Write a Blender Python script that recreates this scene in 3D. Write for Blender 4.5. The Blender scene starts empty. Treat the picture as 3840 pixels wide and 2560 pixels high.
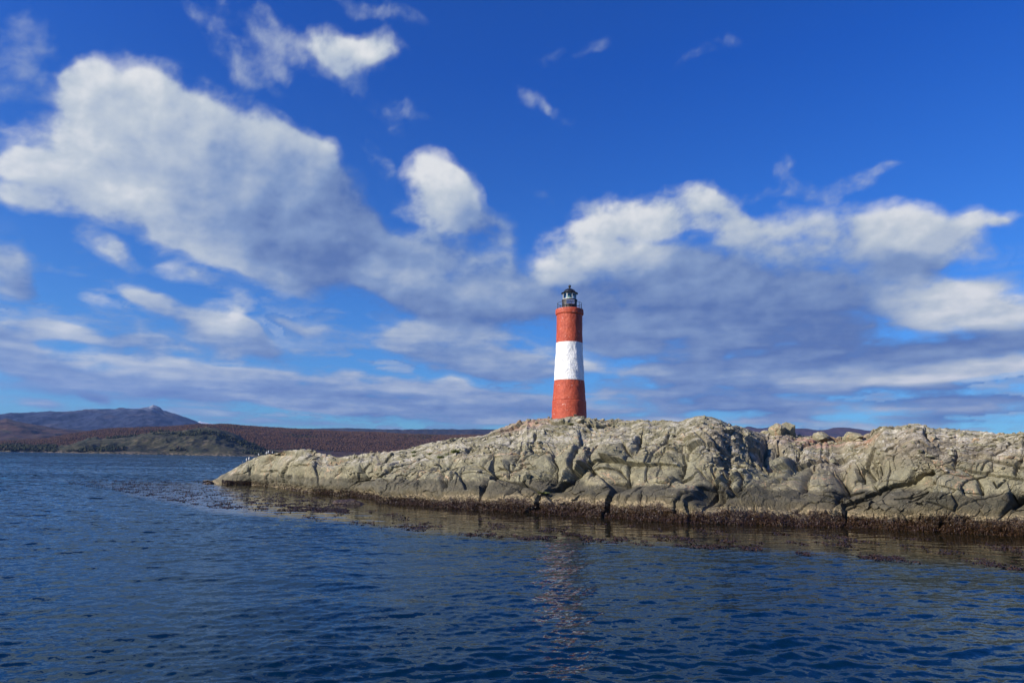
import bpy, bmesh, math, random
import numpy as np
from mathutils import Matrix, Vector

random.seed(7)
scene = bpy.context.scene
COL = scene.collection
R = math.radians

# ------------------------------------------------------------------ camera
CAM = np.array([0.0, 0.0, 3.0])
F = 2560.0                       # focal length in pixels of the 3840 px wide photo
PITCH, ROLL = R(9.86), R(1.1)
fwd = np.array([0, math.cos(PITCH), math.sin(PITCH)])
rt0 = np.array([1.0, 0, 0]); up0 = np.array([0, -math.sin(PITCH), math.cos(PITCH)])
rt = math.cos(ROLL) * rt0 + math.sin(ROLL) * up0
up = -math.sin(ROLL) * rt0 + math.cos(ROLL) * up0
cam_d = bpy.data.cameras.new("camera")
cam_d.sensor_width = 36.0; cam_d.lens = 24.0
cam_d.clip_start = 0.1; cam_d.clip_end = 60000
cam = bpy.data.objects.new("camera", cam_d); COL.objects.link(cam)
cam.matrix_world = Matrix(((rt[0], up[0], -fwd[0], CAM[0]), (rt[1], up[1], -fwd[1], CAM[1]),
                           (rt[2], up[2], -fwd[2], CAM[2]), (0, 0, 0, 1)))
scene.camera = cam

def ray(px, py):
    px = np.asarray(px, float); py = np.asarray(py, float)
    return (fwd[:, None] * np.ones_like(px).ravel() + rt[:, None] * ((px.ravel() - 1920) / F)
            - up[:, None] * ((py.ravel() - 1280) / F)).T
def at_dist(px, py, d):
    """world point seen at photo pixel (px, py) at horizontal distance d"""
    r = ray(np.atleast_1d(px), np.atleast_1d(py)); h = np.hypot(r[:, 0], r[:, 1])
    return CAM + r * (np.atleast_1d(d) / h)[:, None]
def on_water(px, py):
    r = ray(np.atleast_1d(px), np.atleast_1d(py))
    return CAM + r * (-CAM[2] / np.minimum(r[:, 2], -1e-4))[:, None]
def project(P):
    q = P - CAM; z = q @ fwd
    return 1920 + F * (q @ rt) / z, 1280 - F * (q @ up) / z

# ------------------------------------------------------------------ sun and sky
SUN_EL, SUN_AZ = R(27.0), R(-118.0)      # azimuth measured from +Y towards +X
sdir = Vector((math.cos(SUN_EL) * math.sin(SUN_AZ), math.cos(SUN_EL) * math.cos(SUN_AZ), math.sin(SUN_EL)))
sun_d = bpy.data.lights.new("sun", 'SUN'); sun_d.energy = 5.0; sun_d.angle = R(0.53); sun_d.color = (1.0, 0.93, 0.80)
sun = bpy.data.objects.new("sun", sun_d); COL.objects.link(sun)
sun.rotation_euler = sdir.to_track_quat('Z', 'Y').to_euler()

scene.view_settings.view_transform = 'Standard'; scene.view_settings.look = 'None'
scene.view_settings.exposure = 0.5; scene.view_settings.gamma = 1.0
try:
    scene.cycles.use_denoising = True
except Exception:
    pass
scene.cycles.max_bounces = 6; scene.cycles.volume_bounces = 0
scene.cycles.transparent_max_bounces = 12
scene.cycles.caustics_reflective = False; scene.cycles.caustics_refractive = False
scene.cycles.sample_clamp_indirect = 4

world = bpy.data.worlds.new("World"); scene.world = world; world.use_nodes = True
wt = world.node_tree; wt.nodes.clear()

class NT:
    """tiny helper for building node trees"""
    def __init__(s, tree): s.t = tree
    def n(s, kind, ins=None, **props):
        nd = s.t.nodes.new(kind)
        for k, v in props.items(): setattr(nd, k, v)
        for k, v in (ins or {}).items():
            sock = nd.inputs[k]
            if isinstance(v, bpy.types.NodeSocket): s.t.links.new(v, sock)
            elif isinstance(v, bpy.types.Node): s.t.links.new(v.outputs[0], sock)
            else: sock.default_value = v
        return nd
    def m(s, op, a, b=0.0, c=0.0, clamp=False):
        return s.n('ShaderNodeMath', {0: a, 1: b, 2: c}, operation=op, use_clamp=clamp).outputs[0]
    def vm(s, op, a, b=(0, 0, 0), c=None):
        ins = {0: a, 1: b}
        if c is not None: ins[2] = c
        return s.n('ShaderNodeVectorMath', ins, operation=op)
    def ss(s, v, a, b, lo=0.0, hi=1.0, kind='SMOOTHSTEP'):
        return s.n('ShaderNodeMapRange', {0: v, 1: a, 2: b, 3: lo, 4: hi}, interpolation_type=kind).outputs[0]
    def noise(s, vec, scale, detail=4, rough=0.55, dist=0.0, out=0):
        return s.n('ShaderNodeTexNoise', {'Vector': vec, 'Scale': scale, 'Detail': detail, 'Roughness': rough, 'Distortion': dist}).outputs[out]
    def mix(s, f, a, b, blend='MIX'):
        nd = s.n('ShaderNodeMix', data_type='RGBA', blend_type=blend)
        for k, v in ((0, f), (6, a), (7, b)):
            if isinstance(v, bpy.types.NodeSocket): s.t.links.new(v, nd.inputs[k])
            else: nd.inputs[k].default_value = v if k == 0 or len(v) == 4 else (*v, 1)
        return nd.outputs[2]
    def attr(s, name): return s.n('ShaderNodeAttribute', attribute_name=name)

g = NT(wt)
sky = g.n('ShaderNodeTexSky', sky_type='NISHITA', sun_disc=False, sun_elevation=SUN_EL, sun_rotation=SUN_AZ,
          altitude=0.0, air_density=1.0, dust_density=0.3, ozone_density=3.0)
sx = g.n('ShaderNodeSeparateXYZ', {0: g.n('ShaderNodeTexCoord').outputs['Generated']})
tint = g.mix(g.ss(sx.outputs[2], .0, .52, kind='LINEAR'), (.50, 1.13, 1.70), (.08, .68, 2.00))     # deep polarised blue, paler and greener low down
skyc = g.vm('MULTIPLY', sky.outputs[0], tint)
bg = g.n('ShaderNodeBackground', {0: skyc.outputs[0], 1: 0.055})
g.n('ShaderNodeOutputWorld', {0: bg.outputs[0]})

# ------------------------------------------------------------------ numpy noise
def _hash(ix, iy, seed):
    h = (ix.astype(np.int64) * 374761393 + iy.astype(np.int64) * 668265263 + seed * 974634777) & 0xffffffff
    h = ((h ^ (h >> 13)) * 1274126177) & 0xffffffff
    h = ((h ^ (h >> 16)) * 2246822519) & 0xffffffff
    return (h ^ (h >> 15)) & 0xffffffff
def rnd(ix, iy, seed): return _hash(ix, iy, seed).astype(np.float64) / 4294967296.0
def perlin(x, y, seed=0):
    x0 = np.floor(x); y0 = np.floor(y); fx = x - x0; fy = y - y0
    u = fx * fx * fx * (fx * (fx * 6 - 15) + 10); v = fy * fy * fy * (fy * (fy * 6 - 15) + 10)
    def gr(dx, dy):
        a = rnd(x0 + dx, y0 + dy, seed) * 2 * np.pi
        return np.cos(a) * (fx - dx) + np.sin(a) * (fy - dy)
    a = gr(0, 0); b = gr(1, 0); c = gr(0, 1); d = gr(1, 1)
    return 1.5 * ((a + (b - a) * u) * (1 - v) + (c + (d - c) * u) * v)
def fbm(x, y, seed=0, octv=4, gain=.5):
    s = 0; a = 1
    for i in range(octv):
        s = s + a * perlin(x * 2 ** i, y * 2 ** i, seed + i * 17); a *= gain
    return s
def facets(x, y, seed, tilt=.5, wmul=1.0):
    """broken slabs: every cell gets its own offset and tilt; returns height, distance to the joint, cell random"""
    ix = np.floor(x); iy = np.floor(y)
    d1 = np.full(x.shape, 9.0); d2 = d1.copy(); h = np.zeros_like(x); rid = np.zeros_like(x)
    for i in (-1, 0, 1):
        for j in (-1, 0, 1):
            cx = ix + i; cy = iy + j
            qx = cx + rnd(cx, cy, seed); qy = cy + rnd(cx, cy, seed + 1)
            dx = x - qx; dy = y - qy
            d = dx * dx + dy * dy
            r = rnd(cx, cy, seed + 2); tx = rnd(cx, cy, seed + 3) - .5; ty = rnd(cx, cy, seed + 4) - .5
            hh = (r - .5) + tilt * 2 * (tx * dx + ty * dy)
            near = d < d1
            d2 = np.where(near, d1, np.minimum(d2, d)); d1 = np.where(near, d, d1)
            h = np.where(near, hh, h); rid = np.where(near, r, rid)
    return h, np.sqrt(d2) - np.sqrt(d1), rid
def sstep(v, a, b):
    t = np.clip((v - a) / (b - a), 0, 1); return t * t * (3 - 2 * t)

# ------------------------------------------------------------------ mesh helpers
def link(name, me, mats=(), parent=None):
    o = bpy.data.objects.new(name, me); COL.objects.link(o)
    for m in (mats if isinstance(mats, (list, tuple)) else [mats]): me.materials.append(m)
    if parent is not None: o.parent = parent
    return o
def tag(o, label=None, cat=None, group=None, kind=None):
    if label: o['label'] = label
    if cat: o['category'] = cat
    if group: o['group'] = group
    if kind: o['kind'] = kind
    return o
def empty(name, loc, label, cat, group=None, rz=0):
    o = bpy.data.objects.new(name, None); COL.objects.link(o)
    o.location = loc; o.rotation_euler = (0, 0, rz); o.empty_display_size = .2
    return tag(o, label, cat, group)
def np_mesh(name, V, Fq, smooth=False, attrs=None):
    me = bpy.data.meshes.new(name)
    n = Fq.shape[1]
    me.vertices.add(len(V)); me.vertices.foreach_set('co', np.ascontiguousarray(V, dtype=np.float32).ravel())
    me.loops.add(Fq.size); me.loops.foreach_set('vertex_index', np.ascontiguousarray(Fq, dtype=np.int32).ravel())
    me.polygons.add(len(Fq)); me.polygons.foreach_set('loop_start', np.arange(0, Fq.size, n, dtype=np.int32))
    try: me.polygons.foreach_set('loop_total', np.full(len(Fq), n, dtype=np.int32))
    except Exception: pass
    me.polygons.foreach_set('use_smooth', np.full(len(Fq), bool(smooth)))
    for k, v in (attrs or {}).items():
        a = me.attributes.new(k, 'FLOAT', 'POINT'); a.data.foreach_set('value', np.ascontiguousarray(v, dtype=np.float32).ravel())
    me.update(calc_edges=True); me.validate()
    return me
def grid_faces(nr, nc):
    i = np.arange(nr - 1)[:, None] * nc + np.arange(nc - 1)[None, :]
    return np.stack([i, i + 1, i + nc + 1, i + nc], -1).reshape(-1, 4)
def from_bm(name, bm, mats, parent=None, smooth=False):
    me = bpy.data.meshes.new(name)
    bmesh.ops.recalc_face_normals(bm, faces=bm.faces[:])
    bm.to_mesh(me); bm.free()
    if smooth:
        for p in me.polygons: p.use_smooth = True
    return link(name, me, mats, parent)
def lathe(bm, prof, seg=48, cap=True):
    """revolve (radius, z) pairs"""
    rings = []
    for r, z in prof:
        rings.append([bm.verts.new((r * math.cos(2 * math.pi * k / seg), r * math.sin(2 * math.pi * k / seg), z)) for k in range(seg)])
    for a, b in zip(rings, rings[1:]):
        for k in range(seg): bm.faces.new((a[k], a[(k + 1) % seg], b[(k + 1) % seg], b[k]))
    if cap:
        bm.faces.new(rings[0][::-1]); bm.faces.new(rings[-1])
def tube(bm, pts, r, seg=8, closed=False):
    pts = [Vector(p) for p in pts]; n = len(pts); rings = []
    for i, p in enumerate(pts):
        a = pts[i - 1] if (i or closed) else p; b = pts[(i + 1) % n] if (i < n - 1 or closed) else p
        d = (b - a).normalized(); u = d.cross(Vector((0, 0, 1)) if abs(d.z) < .9 else Vector((1, 0, 0))).normalized(); v = d.cross(u)
        rings.append([bm.verts.new(p + r * (math.cos(2 * math.pi * k / seg) * u + math.sin(2 * math.pi * k / seg) * v)) for k in range(seg)])
    for i in range(n if closed else n - 1):
        a, b = rings[i], rings[(i + 1) % n]
        for k in range(seg): bm.faces.new((a[k], a[(k + 1) % seg], b[(k + 1) % seg], b[k]))
    if not closed: bm.faces.new(rings[0][::-1]); bm.faces.new(rings[-1])
def box(bm, c, s, m=None):
    r = bmesh.ops.create_cube(bm, size=1)
    bmesh.ops.scale(bm, vec=s, verts=r['verts']); bmesh.ops.translate(bm, vec=c, verts=r['verts'])
    if m is not None: bmesh.ops.transform(bm, matrix=m, verts=r['verts'])

def new_mat(name):
    m = bpy.data.materials.new(name); m.use_nodes = True; t = m.node_tree; t.nodes.clear()
    h = NT(t); p = h.n('ShaderNodeBsdfPrincipled'); h.n('ShaderNodeOutputMaterial', {0: p.outputs[0]})
    return m, h, p
def L(h, a, sock): h.t.links.new(a, sock)
def bump(h, height, strength, dist, normal=None):
    b = h.n('ShaderNodeBump', {'Height': height, 'Strength': strength, 'Distance': dist})
    if normal is not None: L(h, normal, b.inputs['Normal'])
    return b.outputs[0]
def plain(name, col, rough=.6, metal=0.0, var=.15, scale=8.0, bmp=0.0):
    m, h, p = new_mat(name)
    co = h.n('ShaderNodeTexCoord').outputs['Object']
    n = h.noise(co, scale, 5, .6)
    c = h.mix(h.ss(n, .35, .7), tuple(x * (1 - var) for x in col), tuple(min(1, x * (1 + var)) for x in col))
    L(h, c, p.inputs['Base Color']); p.inputs['Roughness'].default_value = rough; p.inputs['Metallic'].default_value = metal
    if bmp: L(h, bump(h, n, .5, bmp), p.inputs['Normal'])
    return m

# ================================================================== CLOUDS
# cloud masses as soft ellipses: centre x, y, radii x, y, tilt, weight, brightness (0 blue-grey underside .. 1 sunlit)
CLOUDS = [
 (205,220,62,58,0,1.3,.92),(150,185,20,20,0,.5,.9),(255,290,120,90,-30,1.3,.95),(335,235,48,42,-20,.9,.9),(400,300,140,85,-28,1.3,.85),(540,360,170,90,-28,1.4,.72),
 (650,370,100,60,-32,1.1,.8),(750,345,32,30,-50,.8,.8),(700,400,90,60,-38,1.1,.6),(740,450,120,80,-42,1.2,.2),(320,405,200,66,-8,1.4,1),
 (95,395,90,34,10,1.0,.95),(40,460,60,26,-8,.7,.85),(140,470,110,36,-8,.9,.9),(330,480,230,55,-14,1.0,.85),(560,470,190,100,-20,1.5,.42),
 (680,570,200,70,-14,1.3,.1),(790,530,90,80,-50,1.0,.0),(470,575,90,40,-18,.9,.9),(590,620,120,30,-24,.7,.65),(690,650,60,20,-30,.4,.6),
 (60,85,90,50,30,.26,.5),(30,180,70,50,40,.30,.5),(120,225,60,50,40,.20,.45),(110,110,40,30,0,.15,.5),
 (240,562,62,24,-10,.8,.9),(300,590,40,18,-25,.45,.8),(430,634,50,17,-5,.5,.8),(22,620,52,58,20,1.2,.4),(60,660,30,24,0,.5,.1),
 (600,40,100,40,-25,.30,.7),(500,95,100,26,-38,.26,.65),(560,80,60,40,-30,.3,.75),(650,100,90,36,-18,.36,.8),(580,170,70,42,-30,.24,.6),(640,160,36,24,-30,.28,.7),
 (760,95,50,36,0,.75,.9),(800,120,78,40,-5,.9,.9),(870,108,50,36,0,.8,.9),(800,175,60,24,-20,.4,.7),(850,225,90,22,-38,.24,.65),(915,250,50,24,-20,.26,.6),(950,270,40,10,-20,.15,.5),
 (830,15,90,18,-10,.32,.7),(925,25,40,20,-10,.26,.6),
 (1000,420,52,50,0,1.35,1.05),(1055,450,50,50,-30,1.1,.85),(1120,510,70,38,-25,.9,.3),(1015,500,80,45,0,.95,.7),(880,380,44,24,-40,.28,.6),(900,470,30,20,0,.2,.6),
 (980,575,110,42,0,1.0,.3),(862,608,38,20,0,.9,1),(900,655,90,30,-10,.9,.75),(1010,640,160,58,-8,1.1,.5),(1150,580,34,34,-20,.6,.6),
 (1165,650,80,50,0,.8,.25),(1050,715,140,36,-5,1.0,.12),(1230,700,60,40,0,.6,.3),
 (1235,230,44,22,-20,.42,.8),(1275,248,44,17,-30,.34,.7),(1370,100,60,14,20,.1,.5),(1250,135,50,18,20,.07,.5),(1250,455,30,12,-20,.12,.4),(1630,112,70,16,25,.15,.6),(1690,92,26,14,0,.17,.6),
 (1330,570,80,50,15,1.2,1),(1470,500,130,48,5,1.3,1),(1400,600,150,34,5,1.2,.95),(1590,500,90,45,0,1.1,.95),(1690,530,90,45,-28,1.1,.95),(1770,570,60,20,-30,.8,.9),
 (1350,472,26,16,-20,.3,.6),(1590,445,60,16,0,.2,.6),(1805,385,26,30,-50,.28,.65),(1825,430,36,26,-30,.28,.6),(1930,425,70,26,10,.15,.6),(2040,390,36,12,0,.14,.7),(1720,450,60,18,0,.18,.6),
 (1850,545,160,60,-5,.8,.75),(2000,590,130,46,-12,.9,.7),(2100,525,130,44,-10,1.0,.95),(2190,560,90,50,-20,.9,.85),(2260,495,70,22,-15,.8,.95),(2310,510,30,12,-25,.5,.8),
 (1490,680,250,62,0,1.4,.12),(1680,650,230,70,-6,1.3,.18),(1400,745,110,44,0,1,.25),(1560,785,230,46,0,1.2,.25),(1800,740,260,80,-5,1.4,.05),
 (1950,650,160,46,-8,.8,.4),(2090,620,80,34,-10,.8,.15),(1700,865,280,40,0,1.2,.15),(1970,815,230,42,-3,1.2,.0),
 (2110,690,100,38,-5,1.3,1.1),(2240,715,150,52,-8,1.5,1.1),(2040,690,40,18,0,.4,.8),(2290,645,70,20,0,.5,.6),(2230,795,200,26,0,1.2,.08),
 (1410,845,110,10,-3,.8,1),(1600,770,110,9,-4,.5,.8),(1560,735,110,12,3,.4,.6),
 (2000,858,170,17,-3,1.4,1.15),(2210,850,190,20,3,1.4,1.1),(1870,882,80,12,-8,.8,.95),(2130,893,60,8,-3,.8,.9),(2150,912,250,18,-2,1.2,.0),
 (1780,935,160,20,-3,1.0,.1),(1600,920,160,26,0,1.0,.3),(1930,942,150,11,-3,.9,1),(2200,930,140,11,0,.9,.9),(2230,956,200,10,0,1.0,.0),(2000,972,160,8,0,.8,.6),
 (1460,905,110,22,0,.9,.5),(1420,955,150,14,0,.9,.45),(1620,968,150,8,0,.7,.7),(1800,965,90,8,0,.8,.3),
 (1100,800,180,34,-6,1.1,.75),(1180,845,130,24,-3,1.0,.3),(975,770,60,22,-5,.8,.85),(1040,825,110,16,-10,.8,.3),
 (345,680,60,20,-15,.6,.75),(390,705,80,20,-15,.7,.65),(440,728,80,16,-15,.7,.5),(515,738,60,17,-15,.9,1),(560,755,30,10,-20,.6,.4),(230,693,34,10,0,.6,.95),(545,695,36,16,-15,.6,.85),(480,645,40,12,-10,.25,.5),(575,775,40,10,-20,.4,.2),
 (740,770,60,16,-5,.4,.4),(670,752,50,9,-10,.35,.0),(640,740,30,7,-10,.3,.1),(530,808,32,11,0,.55,.6),(615,812,36,8,0,.35,.1),(700,800,30,6,0,.2,.2),
 (40,755,80,20,-8,.8,.5),(140,768,70,20,-8,.8,.8),(190,775,50,14,-12,.8,1.05),(20,785,60,13,-8,.8,.1),(280,795,90,14,-10,.8,.2),(380,802,100,11,-5,.5,.5),(90,725,50,9,-12,.35,.6),(330,780,50,10,-12,.4,.6),
 (60,808,120,10,-5,.8,.7),(110,848,160,20,-6,1.0,.4),(250,838,70,12,-6,1.0,1.05),(350,850,130,15,-6,1.0,.85),(490,858,180,20,-4,1.1,.9),(330,885,200,12,-4,1.0,.15),
 (650,888,200,22,-5,1.2,.25),(780,872,150,12,-5,1.0,.75),(600,918,150,8,-4,.7,.85),(850,930,240,16,-5,1.2,.2),(950,895,160,14,-6,1.0,.5),(700,937,110,6,-4,.6,.85),(1040,882,40,9,-5,.9,1.05),
 (1120,925,180,20,-5,1.1,.35),(1080,955,230,9,-3,.9,.6),(1210,930,110,22,0,.9,.45),(620,968,230,5,-1,.7,.35),(1000,850,30,6,-5,.3,.2),
 (430,775,200,24,-6,.45,.45),(900,775,150,24,-5,.4,.4),(250,905,260,12,-3,.7,.4),(620,800,160,10,-4,.4,.5),
 (60,925,80,6,-3,.7,.5),(140,936,70,6,-4,.7,.6),(225,916,36,5,-14,.6,.2),(50,958,60,3,0,.35,.4),(240,930,30,4,-10,.3,.3),
]
K = 3840 / 2352.0
def azel(px, py):
    r = ray([px], [py])[0]
    return math.atan2(r[0], r[1]), math.atan2(r[2], math.hypot(r[0], r[1]))
STEP = .11
ca_ = np.radians(np.arange(-58, 58.01, STEP)); ce_ = np.radians(np.arange(-.6, 52.01, STEP))
CE, CA = np.meshgrid(ce_, ca_, indexing='ij')
LY = np.log(np.maximum(CE, 0) + .12) * .50
wsc = .10 + .90 * np.clip(CE / .35, 0, 1)
def blur(A, n):
    k = np.hanning(2 * n + 3)[1:-1]; k /= k.sum()
    A = np.apply_along_axis(lambda v: np.convolve(np.pad(v, n, mode='edge'), k, 'valid'), 0, A)
    return np.apply_along_axis(lambda v: np.convolve(np.pad(v, n, mode='edge'), k, 'valid'), 1, A)
def billow(x, y, seed, octv=5, gain=.55):
    s_ = 0; a = 1; t = 0
    for i in range(octv):
        s_ = s_ + a * (1 - 2.6 * np.abs(perlin(x * 2 ** i + i * 3.1, y * 2 ** i, seed + i * 7))); t += a; a *= gain
    return s_ / t
w1_ = fbm(CA * 9, LY * 9, 801, 4, .5); w2_ = fbm(CA * 9, LY * 9, 802, 4, .5)
QA = CA + .012 * w1_; QE = CE + .012 * w2_ * wsc
Wf = np.zeros_like(CA); Tf = np.zeros_like(CA)
for cx, cy, rx, ry, rot, w, tone in CLOUDS:
    if ry < 20 and cy > 650: ry *= 1.4
    if cy > 700 and cx < 1300: ry *= 1.2; w *= 1.12
    a0, e0 = azel(cx * K, cy * K)
    ax, ex = azel((cx + rx) * K, cy * K); ay, ey = azel(cx * K, (cy - ry) * K)
    wx_ = math.hypot(ax - a0, ex - e0) * 1.0; wy_ = math.hypot(ay - a0, ey - e0) * 1.0
    dx = QA - a0; dy = QE - e0; cr_, sr_ = math.cos(R(rot)), math.sin(R(rot))
    q_ = np.hypot((dx * cr_ + dy * sr_) / wx_, (-dx * sr_ + dy * cr_) / wy_)
    wv = w * (1 - sstep(q_, .40, 1.62))
    Wf += wv; Tf += wv * tone
Tn = Tf / np.maximum(Wf, .02)
fadeC = sstep(CA, R(-58), R(-47)) * (1 - sstep(CA, R(47), R(58))) * (1 - sstep(CE, R(42), R(51)))
Wf = Wf * fadeC
cov = 1 - np.exp(-1.35 * Wf)
lowk = 1 - sstep(CE, .06, .30)                                # flat layered deck near the horizon
bil = billow(CA * 9, LY * 10, 830, 6, .58)
fb = fbm(CA * 7, LY * 9, 850, 7, .55)
fbs = fbm(CA * 22 + 2.5 * LY + .25 * w1_, LY * 34 - 4 * CA + .25 * w2_, 870, 6, .62)            # fine wisps
strk = fbm(CA * 5 + .1 * w1_, LY * 20, 890, 6, .6)            # long level streaks
thick = sstep(cov, .38, .72)                                  # 0 veil .. 1 cumulus
d_ = cov + .24 * (bil - .25) * (.3 + .7 * thick) + (.24 + .10 * lowk) * fb + .09 * fbs + .20 * lowk * strk
d_ = d_ * sstep(Wf, .0, .12)
al_c = sstep(d_, .27, .84)                                     # cumulus: fairly crisp rim
al_v = .52 * sstep(cov * 1.25 + .30 * fb + .30 * fbs, .05, 1.0)             # veil
AL = al_v * (1 - thick) + al_c * thick
AL = AL * sstep(Wf, 0, .10)
AL = np.maximum(AL, .80 * lowk * sstep(strk + .8 * fb + .25 * fbs + .12 + .22 * sstep(CA, .05, .3), -.02, .75) * sstep(CE, .0, .03) * fadeC)
hgt = np.clip(d_, 0, 1.5)
def shifted(A, n): return np.roll(np.roll(A, n, axis=1), -n, axis=0)     # towards upper left = the sun side
hb1 = blur(hgt, 2); hb2 = blur(hgt, 8)
rel = .7 * (hb1 - shifted(hb1, 4)) + .8 * (hb2 - shifted(hb2, 14))
flat = .35 + .65 * np.clip(CE / .25, 0, 1)
Tn = np.where(Tf > .003, Tn, .68)
TN = .5 + (Tn - .5) * 1.12 + rel * (.40 * flat) + .16 * fb + .10 * fbs + .36 * lowk * strk + .16 * (bil - .3) * thick
TN = np.clip(.07 + .84 * TN, 0, 1.25)
RAMP_P = [0.0, .45, 1.0, 1.25]
RAMP_C = [(.105, .180, .41), (.235, .335, .545), (.56, .62, .68), (.80, .81, .81)]
RC = 27000.0
m_cloud = bpy.data.materials.new('sunlit_cloud'); m_cloud.use_nodes = True; t_ = m_cloud.node_tree; t_.nodes.clear(); g = NT(t_)
PN = g.n('ShaderNodeCombineXYZ', {0: g.attr('azimuth').outputs['Fac'], 1: g.attr('deck').outputs['Fac'], 2: 0.3}).outputs[0]
fn = g.m('SUBTRACT', g.noise(PN, 60.0, 4, .6, .1), .5)
al0 = g.attr('cover').outputs['Fac']
edge = g.m('MULTIPLY', g.m('MULTIPLY', al0, g.m('SUBTRACT', 1.0, al0)), 4.0)
alpha = g.m('MULTIPLY_ADD', g.m('MULTIPLY', fn, edge), .45, al0, clamp=True)
tone2 = g.m('MULTIPLY', g.m('MULTIPLY_ADD', fn, .16, g.attr('tone').outputs['Fac']), .8, clamp=True)
ramp = g.n('ShaderNodeValToRGB', {0: tone2}); cr = ramp.color_ramp
cr.elements[0].position = 0.0; cr.elements[0].color = (*RAMP_C[0], 1)
cr.elements[1].position = 1.0; cr.elements[1].color = (*RAMP_C[3], 1)
for q_, c_ in ((.36, RAMP_C[1]), (.8, RAMP_C[2])): cr.elements.new(q_).color = (*c_, 1)
em = g.n('ShaderNodeEmission', {0: ramp.outputs[0], 1: 0.70}); tr = g.n('ShaderNodeBsdfTransparent')
g.n('ShaderNodeOutputMaterial', {0: g.n('ShaderNodeMixShader', {0: alpha, 1: tr.outputs[0], 2: em.outputs[0]}).outputs[0]})
try: m_cloud.cycles.emission_sampling = 'NONE'
except Exception: pass
CV = RC * np.stack([np.cos(CE) * np.sin(CA), np.cos(CE) * np.cos(CA), np.sin(CE)], -1) + CAM
sky_o = link('sky', np_mesh('sky', CV.reshape(-1, 3), grid_faces(*CA.shape), True,
             {'cover': AL.ravel(), 'tone': TN.ravel(), 'azimuth': CA.ravel(), 'deck': LY.ravel()}), m_cloud)
tag(sky_o, 'deep blue sky with soft drifting grey and white clouds', 'sky', kind='structure')

# ================================================================== ISLAND
SKYL = [(700,1800),(804,1800),(819,1785),(851,1770),(885,1749),(906,1736),(938,1721),(964,1709),(1017,1700),(1057,1690),(1100,1686),(1136,1683),(1170,1689),
 (1191,1699),(1228,1704),(1260,1716),(1281,1711),(1333,1703),(1386,1697),(1430,1694),(1472,1690),(1537,1681),(1575,1667),(1644,1652),(1702,1643),
 (1813,1631),(1843,1614),(1912,1591),(1951,1577),(2027,1568),(2080,1567),(2130,1557),(2165,1556),(2207,1566),(2272,1575),(2330,1572),(2360,1577),
 (2418,1572),(2444,1577),(2498,1574),(2559,1581),(2597,1568),(2643,1557),(2686,1564),(2735,1583),(2800,1602),(2846,1618),(2880,1622),(2942,1612),
 (2972,1620),(3000,1632),(3047,1633),(3105,1636),(3170,1639),(3193,1629),(3223,1635),(3277,1629),(3296,1612),(3330,1597),(3372,1598),(3418,1595),
 (3457,1586),(3495,1595),(3533,1606),(3583,1604),(3629,1610),(3744,1618),(3782,1627),(3840,1624),(4000,1635),(4300,1650),(4700,1700),(5200,1800)]
SHORE = [(700,1812),(790,1806),(809,1812),(850,1816),(938,1817),(1017,1823),(1070,1834),(1162,1849),(1254,1855),(1347,1863),(1400,1870),(1422,1884),(1568,1895),
 (1683,1905),(1836,1915),(1951,1921),(2065,1928),(2200,1935),(2253,1940),(2425,1954),(2597,1963),(2865,1969),(3000,1972),(3170,1976),
 (3323,1985),(3476,1994),(3667,2002),(3840,2010),(4000,2018),(4300,2030),(4700,2045),(5200,2060)]
CDIST = [(700,72),(804,72),(900,71),(1136,65),(1300,61),(1500,58),(1800,56),(2130,56.5),(2400,55),(2560,53),(2643,50),(2740,51),(2870,56),(3170,56),
 (3250,53),(3330,50),(3457,48),(3600,47),(3840,45),(4300,43),(4700,42),(5200,42)]
def lerp(tab, x): return np.interp(x, [p[0] for p in tab], [p[1] for p in tab])
cols = np.concatenate([np.arange(760, 3900, 2.0), np.arange(3900, 5201, 9.0)])
NC = len(cols)
ysh = lerp(SHORE, cols); ysk = lerp(SKYL, cols)
ysk_s = np.convolve(np.pad(ysk, 20, mode='edge'), np.ones(41) / 41, 'same')[20:-20]
shoreP = on_water(cols, ysh)
ds = np.hypot(shoreP[:, 0], shoreP[:, 1]); dc = np.maximum(lerp(CDIST, cols), ds + 1.5)
dc = np.convolve(np.pad(dc, 30, mode='edge'), np.ones(61) / 61, 'same')[30:-30]
azc = np.arctan2(shoreP[:, 0], shoreP[:, 1])
def row(frac_d, frac_y, bias=0):
    d = ds + frac_d * (dc - ds); y = ysh + frac_y * (ysk_s - ysh) + bias
    P = at_dist(cols, y, d); return d, P[:, 2]
fade_r = 1 - sstep(cols, 4300, 5150)
def ctrl():
    rows = []
    rows.append((ds - 3.0, np.full(NC, -1.6)))
    rows.append((ds, np.zeros(NC)))
    rows.append(row(.18, .41)); rows.append(row(.46, .71)); 
    d, z = row(1, 1); rows.append((d, z))
    rows.append((d + 7, z - 1.3)); rows.append((d + 22, np.minimum(z * .2 - .8, -.3)))
    rows.append((d + 30, np.full(NC, -2.0)))
    out = []
    for i, (d, z) in enumerate(rows):
        if i > 1: z = z * fade_r - 1.5 * (1 - fade_r)
        out.append((d, z))
    return out
CT = ctrl()
counts = [26, 125, 125, 190, 26, 14, 8]
TD = []; TZ = []; TT = []
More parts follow.
